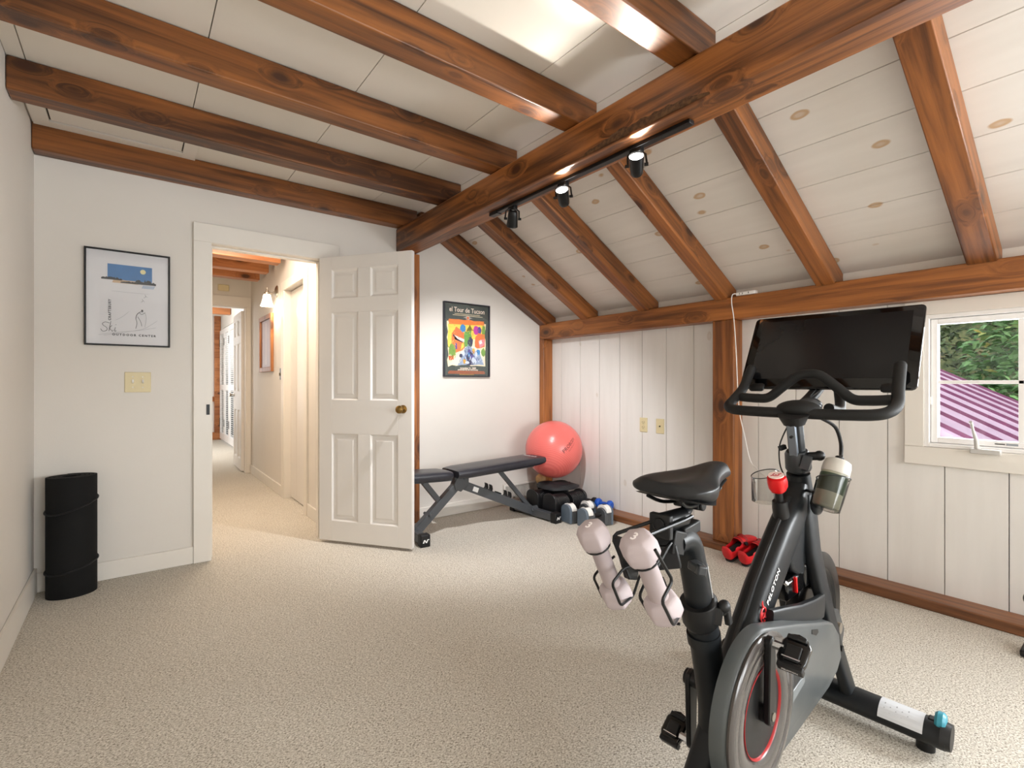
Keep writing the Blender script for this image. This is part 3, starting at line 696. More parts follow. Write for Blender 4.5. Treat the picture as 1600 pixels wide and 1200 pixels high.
for cn, u0, u1, v0, v1, n_k in (('yellow',.10,.24,.32,.60,9),('gold',.12,.3,.30,.55,8),('orange',.2,.43,.40,.64,12),('gold',.5,.68,.30,.44,7),('leaf',.45,.60,.40,.58,10),('green',.47,.58,.42,.58,8),('orange',.72,.92,.41,.56,9),('pale',.34,.88,.70,.84,26),('dk',.40,.80,.62,.83,22),('purple',.44,.74,.60,.82,14),('leaf',.09,.24,.58,.74,12),('green',.09,.24,.58,.76,12),('cream',.12,.40,.70,.84,8),('blue',.36,.45,.30,.38,5),('mag',.66,.78,.31,.40,5),('leaf',.84,.92,.28,.46,6),('green',.84,.92,.60,.70,6)):
    for _ in range(n_k):
        u, v = random.uniform(u0,u1), random.uniform(v0,v1); a = random.uniform(.6,2.4); l_ = random.uniform(.015,.04); w_ = random.uniform(.003,.008)
        du_, dv_ = l_*math.cos(a), l_*math.sin(a)*.75; nu_, nv_ = -w_*math.sin(a), w_*math.cos(a)
        fan(cn, [(u-du_,v-dv_),(u+nu_,v+nv_),(u+du_,v+dv_),(u-nu_,v-nv_)])
for k_ in range(12):
    a = 2*PI*k_/12; fan('roof', [(.52+.03*math.cos(a)-.006*math.sin(a),.185+.02*math.sin(a)+.004*math.cos(a)),(.52+.03*math.cos(a)+.006*math.sin(a),.185+.02*math.sin(a)-.004*math.cos(a)),(.52+(.11 if k_ % 6 == 0 else .06)*math.cos(a),.185+.035*math.sin(a))])
blob('house', .52,.185,.026,.018)
for v0, u0, u1 in ((.135,.22,.80),(.155,.18,.86)): pg('cream', [(u0,v0+.006),(u1,v0+.006),(u1,v0),(u0,v0)])
for v0, u0, u1, cn in ((.935,.10,.90,'house'),(.950,.08,.92,'house'),(.965,.08,.92,'house'),(.98,.33,.66,'gold')): pg(cn, [(u0,v0+.006),(u1,v0+.006),(u1,v0),(u0,v0)])
p.build('print', pm, tp, smooth=0)
CRM = plain('print cream lettering', (250,232,214), .6)
for s_, u0, v0, sz, ww in (('el Tour de Tucson',.505,.112,.058,.80),('november 21, 2009',.52,.905,.022,.36),('presented by the community',.52,.924,.015,.46)):
    tb = text_mb(s_, sz, 0, 'CENTER', offset=.0006); wd = max(q.x for q in tb.v)-min(q.x for q in tb.v); sx = ww*(pw-2*k)/wd
    tb.v = [V((q.x*sx,q.y,q.z)) for q in tb.v]; tb.xf(frame_mat(U(u0,v0,.0050), (1,0,0), (0,0,1))); tb.build('lettering', CRM, tp, smooth=0)
MB().box((px0+k,yf-.001,pz0+k),(px0+pw-k,yf+.001,pz0+ph-k)).build('glass', GLASS, tp, smooth=0)

# switch and outlets
sw = thing('switch_or_strike', 'ivory two-gang toggle switch plate on the wall between poster and doorway', 'switch', (.027,YB,1.135))
MB().box((-.036,YB-.006,1.076),(.089,YB,1.195)).build('plate', IVORY, sw, bevel=.003)
for x in (.003,.05):
    MB().bar((x,YB-.004,1.136),(x,YB-.020,1.144), .009, .018).build('toggle', WHITE, sw, bevel=.002)
    for z in (1.105,1.167): MB().cyl((x,YB-.0075,z),(x,YB-.005,z), .0035, n=10).build('screw', NICKEL, sw)
ot = thing('wall_outlet', 'ivory duplex power outlet on the plank wall, beside the blank cable plate', 'outlet', (XK,2.519,.79))
MB().box((XK-.006,2.482,.734),(XK+.001,2.556,.850)).build('plate', IVORY, ot, bevel=.003)
for z in (.772,.812):
    MB().cyl((XK-.0085,2.519,z),(XK-.005,2.519,z), .017).build('socket', IVORY, ot, bevel=.001)
    q = MB(); q.box((XK-.0092,2.510,z-.003),(XK-.0084,2.5125,z+.008)); q.box((XK-.0092,2.526,z-.003),(XK-.0084,2.5285,z+.008)); q.cyl((XK-.0092,2.519,z-.009),(XK-.0084,2.519,z-.009),.003,n=8); q.build('slot', BLACK, ot)
cp = thing('cable_plate', 'ivory wall plate with a single cable jack on the plank wall', 'outlet', (XK,2.36,.79))
MB().box((XK-.006,2.324,.733),(XK+.0012,2.397,.849)).build('plate', IVORY, cp, bevel=.003)
MB().cyl((XK-.012,2.36,.791),(XK-.005,2.36,.791), .0055, n=10).build('jack', BLACKM, cp)
vt = thing('floor_register', 'beige slotted heating register in the baseboard behind the bench', 'vent', (2.93,YB-.016,.02))
v = MB(); v.box((2.72,YB-.032,.03),(2.735,YB-.0155,.19)); v.box((3.11,YB-.032,.03),(3.125,YB-.0155,.19)); v.box((2.735,YB-.032,.03),(3.11,YB-.0155,.05)); v.box((2.735,YB-.032,.17),(3.11,YB-.0155,.19))
v.build('frame', TRIM, vt, bevel=.002)
v = MB()
for i in range(26): v.box((2.742+.0143*i,YB-.029,.05),(2.7465+.0143*i,YB-.018,.17))
v.box((2.735,YB-.0165,.05),(3.11,YB-.0155,.17), 1); v.build('grille', [TRIM, GAP], vt)

# ------------------------------------------------------------------ track light
TKX, TKZ = 1.752, 2.173
tl = thing('track_light', 'black ceiling track with three spotlight heads under the big beam', 'lamp', (TKX,1.79,TKZ))
MB().box((TKX-.017,1.11,TKZ-.018),(TKX+.017,2.478,TKZ-.0005)).build('rail', BLACKM, tl, bevel=.003)
MB().box((TKX-.019,2.40,TKZ-.022),(TKX+.019,2.482,TKZ-.0004)).build('end_feed', BLACKM, tl, bevel=.003)
LENS = plain('lit lens', (255,252,246), .3, emit=30.0, var=0)
LENSO = plain('dim lens', (255,246,230), .3, emit=6.0, var=0)
heads = []
for y, tgt, lit in ((2.27,(2.45,3.45,.25),False),(1.845,(1.30,1.42,2.5),True),(1.38,(1.22,1.02,2.5),True)):
    piv = V((TKX,y,2.085)); d = (V(tgt)-piv).normalized()
    if lit: d = V((-.54,-.40,.44)).normalized()
    ad = MB(); ad.box((TKX-.014,y-.03,TKZ-.038),(TKX+.014,y+.03,TKZ-.016)); ad.build('adapter', BLACKM, tl, bevel=.003)
    hd = MB()
    bk = piv - d*.052; fr = piv + d*.05
    hd.lathe([(.010,-.050),(.022,-.047),(.027,-.039),(.029,-.018),(.031,.018),(.033,.044),(.031,.046),(.029,.040)], piv, d, n=28, caps=False)
    ho = hd.build('lamp_head', BLACKM, tl)
    sd = d.cross(V((0,0,1))).normalized()
    yk = MB(); yk.tube([piv+sd*.038, piv+sd*.038+V((0,0,.045)), piv+sd*.02+V((0,0,.058)), piv-sd*.02+V((0,0,.058)), piv-sd*.038+V((0,0,.045)), piv-sd*.044], .0045, n=8)
    yk.cyl(piv+V((0,0,.056)), piv+V((0,0,.075)), .006, n=10)
    yk.build('yoke', BLACKM, ho)
    for s_ in (1,-1): MB().cyl(piv+sd*.032*s_, piv+sd*.050*s_, .007, n=12).build('knob', BLACKM, ho)
    ln = MB(); ln.cyl(piv+d*.037, piv+d*.040, .0292, n=28)
    ln.build('lens', LENS if lit else LENSO, ho, label='lit white lens' if lit else None)
    heads.append((piv, d, lit))

# ------------------------------------------------------------------ rolled exercise mat
MATM = plain('black foam mat', (20,20,20), .8, var=.08, bump=.2, bscale=500, spec=.2)
er = thing('exercise_mat', 'black rolled foam mat standing upright in the left corner, tied with two cords', 'mat', (-.262,3.55,0))
rr, pts = [], []
turns, n_ = 4.2, 130
for i in range(n_+1):
    a = 2*PI*turns*i/n_; r = .030 + .066*i/n_
    pts.append(V((-.262+1.13*r*math.cos(a+.5), 3.55+.92*r*math.sin(a+.5), 0)))
T = .0128
def off(i, s_):
    t = (pts[min(i+1,n_)]-pts[max(i-1,0)]).normalized(); return pts[i]+V((-t.y,t.x,0))*s_*T/2
poly = [off(i,1) for i in range(n_+1)] + [off(i,-1) for i in range(n_,-1,-1)]
mb = MB(); H_ = .632; L_ = len(poly)
va = [p_.copy() for p_ in poly]; vb = [p_+V((0,0,H_)) for p_ in poly]
fs = [(i,(i+1) % L_,L_+(i+1) % L_,L_+i) for i in range(L_)]
for i in range(n_): fs += [(i,i+1,L_-2-i,L_-1-i), (L_+i,L_+i+1,2*L_-2-i,2*L_-1-i)]
mb.add(va+vb, fs); mb.build('mat_roll', MATM, er, smooth=60)
for z0, tl_ in ((.478,.06),(.155,.045)):
    lp = []
    for i in range(36):
        a = 2*PI*i/36; best = 0
        for q_ in pts:
            dx, dy = q_.x+.262, q_.y-3.55
            if abs((math.atan2(dy, dx)-a+PI) % (2*PI)-PI) < .12: best = max(best, math.hypot(dx, dy))
        R_ = best+T/2+.003; lp.append(V((-.262+R_*math.cos(a), 3.55+R_*math.sin(a), z0+tl_*math.sin(a+.9)*.6)))
    mb = MB(); mb.tube(lp, .0045, n=8, closed=True)
    mb.build('cord', BLACK, er)

# ------------------------------------------------------------------ weight bench
BG = plain('bench grey paint', (70,73,77), .38, var=.04, coat=.2); VIN = plain('black vinyl', (42,42,49), .34, var=.1, bump=.25, bscale=60)
SILV = plain('white print', (236,236,236), .5)
wb = thing('weight_bench', 'black padded adjustable weight bench with grey steel frame behind the open door', 'bench', (2.15,3.24,0))
def pad(name, a, b, w0, w1, zt0, zt1, th):
    """cushion from a to b (x), widths, top heights, thickness"""
    rings = []; n = 12; yc0, yc1 = a[1], b[1]
    for i in range(n+1):
        t = i/n; e = min(1, math.sin(PI*min(max(t,.0),1))**.25+.0) if 0 < t < 1 else .0
        ins = 0 if .05 < t < .95 else .012
        x = a[0]+(b[0]-a[0])*t; yc = yc0+(yc1-yc0)*t; hw = (w0+(w1-w0)*t)/2 - ins; z1 = zt0+(zt1-zt0)*t - ins*.5; z0 = zt0+(zt1-zt0)*t-th + ins*.5
        r_ = .016; prof = [(-hw,z0+r_),(-hw,z1-r_),(-hw+r_*.35,z1-r_*.35),(-hw+r_,z1),(-hw*.4,z1+.003),(hw*.4,z1+.003),(hw-r_,z1),(hw-r_*.35,z1-r_*.35),(hw,z1-r_),(hw,z0+r_),(hw-r_,z0),(-hw+r_,z0)]
        rings.append([V((x,yc+y_,z_)) for y_, z_ in prof])
    m_ = MB(); m_.loft(rings); return m_.build(name, VIN, wb, smooth=50)
pad('seat_pad', (1.42,3.30), (1.885,3.255), .30, .22, .492, .474, .062)
bp_ = pad('back_pad', (1.915,3.255), (2.763,3.229), .28, .25, .478, .512, .062)
tb = text_mb('NordicTrack', .030, .0004, 'CENTER'); tb.xf(frame_mat((2.672,3.231,.5115), (.032,-1,0), (1,.04,.036))); tb.build('lettering', SILV, bp_, smooth=0)
m_ = MB(); m_.bar((1.47,3.295,.418),(1.92,3.255,.405),.05,.03); m_.bar((1.94,3.25,.406),(2.70,3.225,.436),.05,.03); m_.build('pad_rail', BG, wb, bevel=.003)
pk = V((2.0,3.25,.385)); lf, rf_ = V((1.64,3.27,.055)), V((2.70,3.215,.045))
m_ = MB(); m_.bar(lf, pk+V((-.03,0,-.03)), .052, .062); m_.build('rear_leg', BG, wb, bevel=.004)
m_ = MB(); m_.bar(pk+V((-.035,0,-.015)), rf_, .05, .068); m_.build('main_beam', BG, wb, bevel=.004)
m_ = MB(); m_.prism([(1.93,3.22,.36),(1.955,3.22,.415),(2.01,3.22,.43),(2.06,3.22,.41),(2.06,3.22,.35),(1.99,3.22,.30),(1.94,3.22,.32)], (0,.062,0)); m_.cyl((2.02,3.215,.40),(2.02,3.29,.40),.012); m_.build('hinge_bracket', BG, wb, bevel=.003)
m_ = MB(); m_.bar((1.70,3.275,.40),(1.845,3.262,.215),.04,.04); m_.build('seat_strut', BG, wb, bevel=.003)
m_ = MB(); m_.bar((2.36,3.235,.42),(2.655,3.217,.09),.028,.034); m_.cyl((2.655,3.19,.095),(2.655,3.245,.095),.014); m_.build('back_strut', BG, wb, bevel=.003)
# ladder hooks on the beam
bd = (rf_-(pk+V((-.035,0,-.015)))).normalized(); un = V((0,1,0)).cross(bd); un = -un if un.z < 0 else un
po = pk+V((-.035,0,-.015))
m_ = MB(); m_.bar(po+bd*.375+un*.033, po+bd*.425+un*.033, .036, .022, up=un); m_.build('stop_block', BLACKM, wb, bevel=.003)
for t in (.27,.315,.47,.515):
    m_ = MB(); q = po+bd*t+un*.032+V((0,-.02,0)); m_.prism([q-bd*.010-un*.006, q+bd*.014-un*.006, q+bd*.012+un*.018, q-bd*.002+un*.040, q-bd*.014+un*.046, q-bd*.004+un*.030, q+bd*.0+un*.014], (0,.04,0)); m_.build('hook', BLACKM, wb, bevel=.001)
m_ = MB(); q = pk+V((-.035,-.0262,-.015))+bd*.17; m_.prism([q-bd*.025-un*.018,q+bd*.025-un*.018,q+bd*.025+un*.018,q-bd*.025+un*.018], (0,-.0008,0)); m_.build('sticker', SILV, wb)
# feet
for nm, a, b in (('rear_foot',V((1.60,3.06,.042)),V((1.645,3.50,.042))),('front_foot',V((2.715,2.925,.042)),V((2.69,3.475,.042)))):
    d = (b-a).normalized()
    m_ = MB(); m_.bar(a+d*.02, b-d*.02, .058, .058); fo = m_.build(nm, BG, wb, bevel=.004)
    for p_, s_ in ((a,1),(b,-1)):
        m_ = MB(); m_.bar(p_-d*s_*.012, p_+d*s_*.05, .07, .084); m_.build('end_cap', BLACK, fo, bevel=.006)
        if s_ == 1:
            M_ = frame_mat(p_-d*.0128, (d.y,-d.x,0), (0,0,1)); g = MB()
            for pl in ([(-.022,-.012),(-.012,-.012),(-.006,.010),(-.013,.010)],[(-.010,.006),(-.004,.010),(.008,-.012),(.001,-.012)],[(.0,-.010),(.009,-.012),(.020,.012),(.013,.012)],[(.011,.012),(.026,.012),(.024,.007),(.010,.007)]): g.prism([(x_,z_,0) for x_, z_ in pl], (0,0,.0008))
            g.xf(M_); g.build('logo', SILV, fo, smooth=0, label='small white slanted mark')
m_ = MB(); m_.bar((2.70,3.20,.042),(2.70,3.225,.075),.07,.06); m_.build('foot_bracket', BG, wb, bevel=.003)
m_ = MB(); m_.bar((1.62,3.27,.042),(1.65,3.27,.075),.07,.06); m_.cyl((1.73,3.22,.16),(1.73,3.32,.16),.011); m_.build('foot_bracket', BG, wb, bevel=.003)

# ------------------------------------------------------------------ exercise ball and weights
BALLM, nt, b_, _o = newmat('coral vinyl ball')
vec = mapping(nt, (1,1,1), (.5,.9,0)); wv = nt.nodes.new('ShaderNodeTexWave'); wv.inputs['Scale'].default_value = 26; wv.inputs['Distortion'].default_value = .4; nt.links.new(vec, wv.inputs[0])
r_ = ramp(nt, wv.outputs['Fac'], [(0, lin((224,104,98))), (1, lin((232,118,111)))]); nt.links.new(r_.outputs[0], b_.inputs['Base Color'])
b_.inputs['Roughness'].default_value = .28; b_.inputs['Subsurface Weight'].default_value = .0
bpn = nt.nodes.new('ShaderNodeBump'); bpn.inputs['Strength'].default_value = .12; bpn.inputs['Distance'].default_value = .003; nt.links.new(wv.outputs['Fac'], bpn.inputs['Height']); nt.links.new(bpn.outputs[0], b_.inputs['Normal'])
BC, BR = V((3.028,3.31,.532)), .257
eb = thing('exercise_ball', 'coral pink inflated exercise ball resting on the black weights in the far corner', 'ball', (BC.x,BC.y,BC.z-BR))
MB().ball(BC, BR, 64, 40).build('ball', BALLM, eb, smooth=180)
def on_ball(s_, sz, du, dv, mat):
    tb = text_mb(s_, sz, 0, 'CENTER', space=1.05)
    # anchor direction: toward viewer and to the right
    vd = (V((0,0,1.13))-BC).normalized(); rg = vd.cross(V((0,0,1))).normalized()*-1; up = rg.cross(vd)*1; up = up if up.z > 0 else -up
    ex = (rg*.72+up*.69).normalized(); ey = (-rg*.69+up*.72).normalized()
    c0 = (vd + rg*.72 + up*.18).normalized()
    out = []
    for q in tb.v:
        d = (c0*BR + ex*(q.x+du) + ey*(q.y+dv)).normalized(); out.append(BC + d*(BR+.0008))
    tb.v = out; tb.build('lettering', mat, eb, smooth=0)
BINK = plain('ball ink', (60,20,24), .5)
on_ball('PROBODY', .042, 0, 0, BINK); on_ball('PILATES 55 CM', .017, 0, -.024, plain('faint ink', (150,52,52), .5))
for d_ in [V((.2,.3,-.9)).normalized()]:
    MB().cyl(BC+d_*(BR-.004), BC+d_*(BR+.001), .006, n=12).build('plug', WHITE, eb)

def adj_dumbbell(name, label, loc, rz, L, W_, Hh, end_m, mid_m, cap_m, n_pl, group, fr=.33):
    """block dumbbell: two stacks of round-topped plates joined by a grip; x along the grip"""
    root = thing(name, label, 'dumbbell', loc, rz, group)
    def plate(x0, x1, w_, h0, h1):
        pts = [(-w_/2,h0),(w_/2,h0),(w_/2,h1-w_*.36)] + [(w_/2*math.cos(a),h1-w_*.36+w_*.36*math.sin(a)) for a in [PI*i/10 for i in range(1,10)]] + [(-w_/2,h1-w_*.36)]
        return [(x0,y_,z_) for y_, z_ in pts], (x1-x0,0,0)
    sl = L*fr
    for s_ in (-1, 1):
        m_ = MB(); a, b = sorted((s_*L/2, s_*(L/2-.022))); m_.prism(*plate(a, b, W_, .004, Hh)); m_.build('end_plate', end_m, root, world=False, bevel=.004)
        m_ = MB(); st = (sl-.026)/n_pl
        for i in range(n_pl):
            q = s_*(L/2-.025-i*st); a, b = sorted((q, q-s_*st*.72)); m_.prism(*plate(a, b, W_*.96, .006, Hh*(.95-(.02 if n_pl < 8 else .004)*i)))
        m_.build('weight_plates', mid_m, root, world=False, bevel=.0015)
        if cap_m:
            m_ = MB(); q0, q1 = s_*(L/2-.020), s_*(L/2-.066); a, b = sorted((q0, q1))
            pts = [(W_*.505,Hh-W_*.42)] + [(W_*.505*math.cos(t),Hh-W_*.36+W_*.38*math.sin(t)) for t in [PI*(.02+.96*i/12) for i in range(13)]] + [(-W_*.505,Hh-W_*.42)]
            m_.prism([(a,y_,z_+.004) for y_, z_ in pts], (b-a,0,0)); co = m_.build('top_cover', cap_m, root, world=False, bevel=.003)
            m_ = MB(); m_.box((a+.006,-.012,Hh+.0062),(b-.010,.012,Hh+.0082)); m_.build('slot', BLACK, co, world=False)
    m_ = MB(); m_.cyl((-L/2+sl,0,Hh*.55),(L/2-sl,0,Hh*.55), .017); m_.build('grip', BLACK, root, world=False)
    m_ = MB()
    for y_ in (-W_*.30, W_*.30): m_.bar((-L/2+.01,y_,.010),(L/2-.01,y_,.010),.014,.010)
    m_.build('base_rail', BLACK, root, world=False)
    return root
DG = plain('slate grey plastic', (92,104,116), .42, var=.05); BL2 = plain('black dumbbell plate', (24,24,26), .35, var=.15); STEEL = plain('plate steel', (120,124,128), .35, metal=.7)
adj_dumbbell('adjustable_dumbbell','slate grey block dumbbell with white tops, in front, by the sill',(2.915,2.70,0),math.radians(-9),.265,.125,.150,DG,STEEL,WHITE,5,'grey block dumbbells')
adj_dumbbell('adjustable_dumbbell','slate grey block dumbbell with white tops, the rear one next to the black pair',(2.905,2.875,0),math.radians(-8),.265,.125,.150,DG,STEEL,WHITE,5,'grey block dumbbells')
adj_dumbbell('adjustable_dumbbell','large black block dumbbell nearer the grey block dumbbells',(2.945,3.075,0),math.radians(-2),.362,.165,.205,BL2,BL2,None,10,'black block dumbbells',.46)
adj_dumbbell('adjustable_dumbbell','large black block dumbbell nearer the back wall under the pink ball',(2.945,3.30,0),math.radians(-1),.362,.165,.205,BL2,BL2,None,10,'black block dumbbells',.46)
# red lettering patch on the near black one
# folded black bag lying over the rear black dumbbell
bgm = plain('black nylon bag', (30,30,33), .6, var=.15, bump=.4, bscale=120)
m_ = MB(); rings = []; random.seed(11)
for i in range(17):
    t = i/16; x = 2.835+.365*t; e = min(1,(math.sin(PI*t)+.0001)**.22)
    hw = .155*e; r = []
    for k in range(28):
        a = 2*PI*k/28; ca, sa = math.cos(a), math.sin(a)
        y_ = hw*math.copysign(abs(ca)**.5, ca)
        z_ = .2065 if sa < 0 else .2065 + (.050+.012*math.sin(6*t+2*ca)-.020*t)*abs(sa)**.5*e
        r.append(V((x, 3.235+y_+.008*math.sin(9*t), z_)))
    rings.append(r)
m_.loft(rings); bagr = thing('weight_bag', 'black nylon bag flopped over the black dumbbells beneath the pink ball', 'bag', (3.0,3.235,.205))
m_.build('bag_body', bgm, bagr, smooth=60)
m_ = MB(); m_.tube(smoothpath([(2.87,3.14,.262),(2.91,3.08,.262),(2.98,3.07,.258),(3.03,3.11,.266)],5), .007, n=8, flat=.5); m_.build('strap', BLACK, bagr)
tr_ = thing('massage_ball', 'small tan ball wedged by the corner post behind the black bag', 'ball', (3.10,3.565,0))
MB().ball((3.09,3.565,.055+.16), .05, 20, 12).build('ball', plain('tan cork', (200,160,110), .7, var=.15, scale=60), tr_, smooth=180)
MB().lathe([(.05,0),(.05,.01),(.03,.04),(.024,.10),(.03,.14),(.036,.168)], (3.09,3.565,0)).build('stand', BLACK, tr_)
def hex_dumbbell(name, label, c, d, L, R, mat, group=None, n=8, handle=None):
    d = V(d).normalized(); c = V(c)
    root = thing(name, label, 'dumbbell', c, 0, group)
    hl = L*.27
    for s_ in (-1,1):
        m_ = MB(); a = c+d*s_*(L/2-hl); b = c+d*s_*(L/2)
        m_.tube([a, a+d*s_*.006, a+(b-a)*.3, a+(b-a)*.72, b-d*s_*.005, b], [R*.72,R*.88,R,R,R*.86,R*.66], n=n); m_.build('weight_head', mat, root, smooth=30, bevel=.003)
    m_ = MB(); m_.tube([c-d*(L/2-hl*.8), c, c+d*(L/2-hl*.8)], [R*.42,R*.47,R*.42], n=16); m_.build('handle', handle or mat, root)
    return root
hex_dumbbell('dumbbell','small black round dumbbell on the sill between black bag and blue dumbbell',(3.212,3.055,.089),(.15,-1,0),.16,.037,BL2,'small dumbbells by the wall',16)
hex_dumbbell('dumbbell','small bright blue dumbbell lying on the timber sill',(3.212,2.875,.092),(.08,-1,0),.165,.040,plain('blue vinyl', (28,86,186), .35, var=.05),'small dumbbells by the wall',10)

# ------------------------------------------------------------------ cycling shoes
SHOE = plain('red synthetic', (206,26,34), .42, var=.06); SOLE = plain('shoe sole', (30,28,28), .5); LIN = plain('black lining', (14,13,13), .9)
def shoe(label, heel, toe, mirror):
    heel, toe = V(heel), V(toe); d = (toe-heel).normalized()
    root = thing('cycling_shoe', label, 'shoe', heel, 0, 'red cycling shoes')
    M_ = frame_mat(heel, d, V((0,0,1)).cross(d)); up = V((M_[0][2],M_[1][2],M_[2][2]))
    L = (toe-heel).length
    # sections: s, half width, height, side shift, opening
    sec = [(0,.020,.016,.066),(.008,.032,.006,.084),(.05,.040,.001,.092),(.12,.042,.0,.086),(.20,.041,.0,.078),(.32,.040,.0,.080),(.44,.041,.0,.090),(.55,.045,.0,.088),(.70,.048,.0,.072),(.83,.046,.0,.058),(.93,.037,.002,.046),(.985,.021,.006,.032),(1.0,.008,.012,.022)]
    rings = []; n = 20
    for s_, hw, z0, z1 in sec:
        r_ = []
        for k_ in range(n):
            a = 2*PI*k_/n - PI/2
            ca, sa = math.cos(a), math.sin(a)
            y_ = hw*math.copysign(abs(ca)**.75, ca); z_ = z0+(z1-z0)*(.5+.5*math.copysign(abs(sa)**.8, sa))
            r_.append(V((s_*L, y_+mirror*.008*math.sin(PI*s_), z_)))
        rings.append(r_)
    m_ = MB(); m_.loft(rings)
    # cut the collar opening: drop faces on top between s .02 and .40
    keep = []
    for f_ in m_.f:
        c_ = sum((m_.v[i] for i in f_), V())/len(f_)
        keep.append(not (.04*L < c_.x < .45*L and c_.z > .062))
    m_.f = [f_ for f_, k_ in zip(m_.f, keep) if k_]; m_.m = [0]*len(m_.f)
    m_.xf(M_); u_ = m_.build('upper', SHOE, root, smooth=60, subsurf=1)
    m_ = MB(); ri = []
    for s_, hw, z0, z1 in sec[1:8]:
        ri.append([V((s_*L*.98+.004, (hw-.006)*math.cos(2*PI*k_/n)+mirror*.008*math.sin(PI*s_), .006+z0+(min(z1,.052)-.008-z0)*(.5+.5*math.sin(2*PI*k_/n)))) for k_ in range(n)])
    m_.loft(ri); m_.xf(M_); m_.build('lining', LIN, root, smooth=60)
    m_ = MB()
    pl = [(s_*L, y_) for s_, y_ in ((.0,.012),(.04,.028),(.2,.031),(.4,.028),(.6,.036),(.75,.040),(.9,.030),(.99,.010),(.99,-.010),(.9,-.030),(.75,-.040),(.6,-.036),(.4,-.028),(.2,-.031),(.04,-.028),(.0,-.012))]
    m_.prism([(x_,y_,-.006) for x_, y_ in pl], (0,0,.009)); m_.xf(M_); m_.build('sole', SOLE, root, bevel=.002)
    m_ = MB()
    for s_ in (.50,.64):
        m_.tube([V((s_*L+.01*math.cos(a), .045*math.cos(a)+mirror*.008, .048+.041*math.sin(a))) for a in [PI*(.12+.76*i/10) for i in range(11)]], .008, n=8, flat=.35)
    m_.xf(M_); m_.build('strap', plain('dark red strap', (150,18,26), .5), root)
    m_ = MB(); m_.cyl((.50*L,-.043,.060),(.50*L,-.053,.064),.012,n=16); m_.xf(M_); m_.build('dial', BLACK, root)
shoe('red cycling shoe propped on the sill, the one against the timber post', (2.985,1.640,.007), (3.243,1.590,.100), 1)
shoe('red cycling shoe propped on the sill, the one nearer the bike', (2.985,1.538,.007), (3.243,1.478,.100), -1)

# ------------------------------------------------------------------ power strip and cord
ps = thing('power_strip', 'white power strip on the timber plate with a cord hanging down the post', 'power strip', (3.20,1.56,1.707))
m_ = MB(); m_.box((3.172,1.56,1.7075),(3.215,1.688,1.731)); m_.build('strip_body', WHITE, ps, bevel=.006)
m_ = MB()
for y_ in (1.66,1.64,1.60): m_.box((3.1712,y_,1.714),(3.1722,y_+.004,1.725))
m_.build('socket_slot', BLACK, ps)
m_ = MB(); m_.tube(smoothpath([(3.18,1.684,1.722),(3.155,1.70,1.716),(3.150,1.703,1.66),(3.155,1.690,1.55),(3.150,1.672,1.33),(3.152,1.664,1.12),(3.150,1.648,.93),(3.152,1.615,.78),(3.146,1.585,.66),(3.12,1.54,.60),(2.9,1.35,.58),(2.5,1.08,.62),(2.1,.85,.70),(1.80,.69,.75)],6), .0032, n=8); m_.build('cord', WHITE, ps)

# ------------------------------------------------------------------ exercise bike (local x forward, y left, z up)
BA = math.radians(4.0); BO = V((1.30, .669, 0))
bike = thing('exercise_bike', 'black upright exercise bike with a large screen facing the plank wall', 'exercise bike', BO, BA)
BM = Matrix.Translation(BO) @ Matrix.Rotation(BA, 4, 'Z')
def bw(f, r, u): return BM @ V((f, -r, u))          # forward, right, up -> world
def B(f, r, u): return V((f, -r, u))
def bpart(m, name, mat, parent=None, **kw):
    return m.build(name, mat, parent or bike, world=False, **kw)
GREY = plain('smoke grey plastic', (72,76,77), .3, var=.06, spec=.45); DGREY = plain('dark grey plastic', (48,51,54), .34, var=.05)
BLUEG = plain('blue grey alloy', (120,128,138), .35, metal=.6, var=.03)
# stabilizers
def stab(name, f, half):
    m = MB(); m.tube([B(f,-half,.060),B(f,-half*.5,.062),B(f,0,.064),B(f,half*.5,.062),B(f,half,.060)], .050, n=18, flat=.74); o = bpart(m, name, SATIN)
    for s_ in (-1,1):
        q = MB(); q.tube([B(f,s_*(half-.012),.062),B(f,s_*(half+.012),.062)], [.0525,.047], n=18, flat=.75); bpart(q, 'end_cap', BLACK, o)
        q = MB(); q.cyl(B(f,s_*(half-.05),0),B(f,s_*(half-.05),.03), .024); bpart(q, 'leveling_foot', BLACK, o)
    return o
fs_ = stab('front_stabilizer', .628, .335); stab('rear_stabilizer', -.43, .26)
q = MB(); n_ = 8
ra = [V((.628+.0515*math.cos(a), 0, .0612+.0385*math.sin(a))) for a in [PI*(.34+.62*i/n_) for i in range(n_+1)]]
for i in range(n_): q.add([ra[i]+V((0,-.172,0)), ra[i+1]+V((0,-.172,0)), ra[i+1]+V((0,-.284,0)), ra[i]+V((0,-.284,0))], [(0,1,2,3)])
bpart(q, 'sticker', plain('white foot label', (206,208,212), .45, var=.02), fs_, label='white warning label')
q = MB()
for i, y_ in enumerate((-.185,-.20,-.215,-.23,-.245)):
    k_ = 3 + (i % 2); a_, b_2 = ra[k_]*1.0, ra[k_+2]*1.0
    up = V((.0008,0,.0008)); q.add([a_+up+V((0,y_,0)), b_2+up+V((0,y_,0)), b_2+up+V((0,y_-.003,0)), a_+up+V((0,y_-.003,0))], [(0,1,2,3)])
bpart(q, 'lettering', plain('label print', (150,152,156), .5), fs_, smooth=0)
TEAL = plain('teal rubber', (52,140,160), .4, var=.06)
q = MB(); q.lathe([(.012,-.014),(.024,-.013),(.030,-.006),(.030,.006),(.024,.013),(.012,.014)], B(.635,.320,.095), (0,1,0)); bpart(q, 'transport_wheel', TEAL, fs_, label='teal rubber transport wheel')
q = MB(); q.bar(B(.635,.29,.085),B(.635,.318,.085),.03,.03); bpart(q, 'wheel_bracket', BLACK, fs_, bevel=.004)
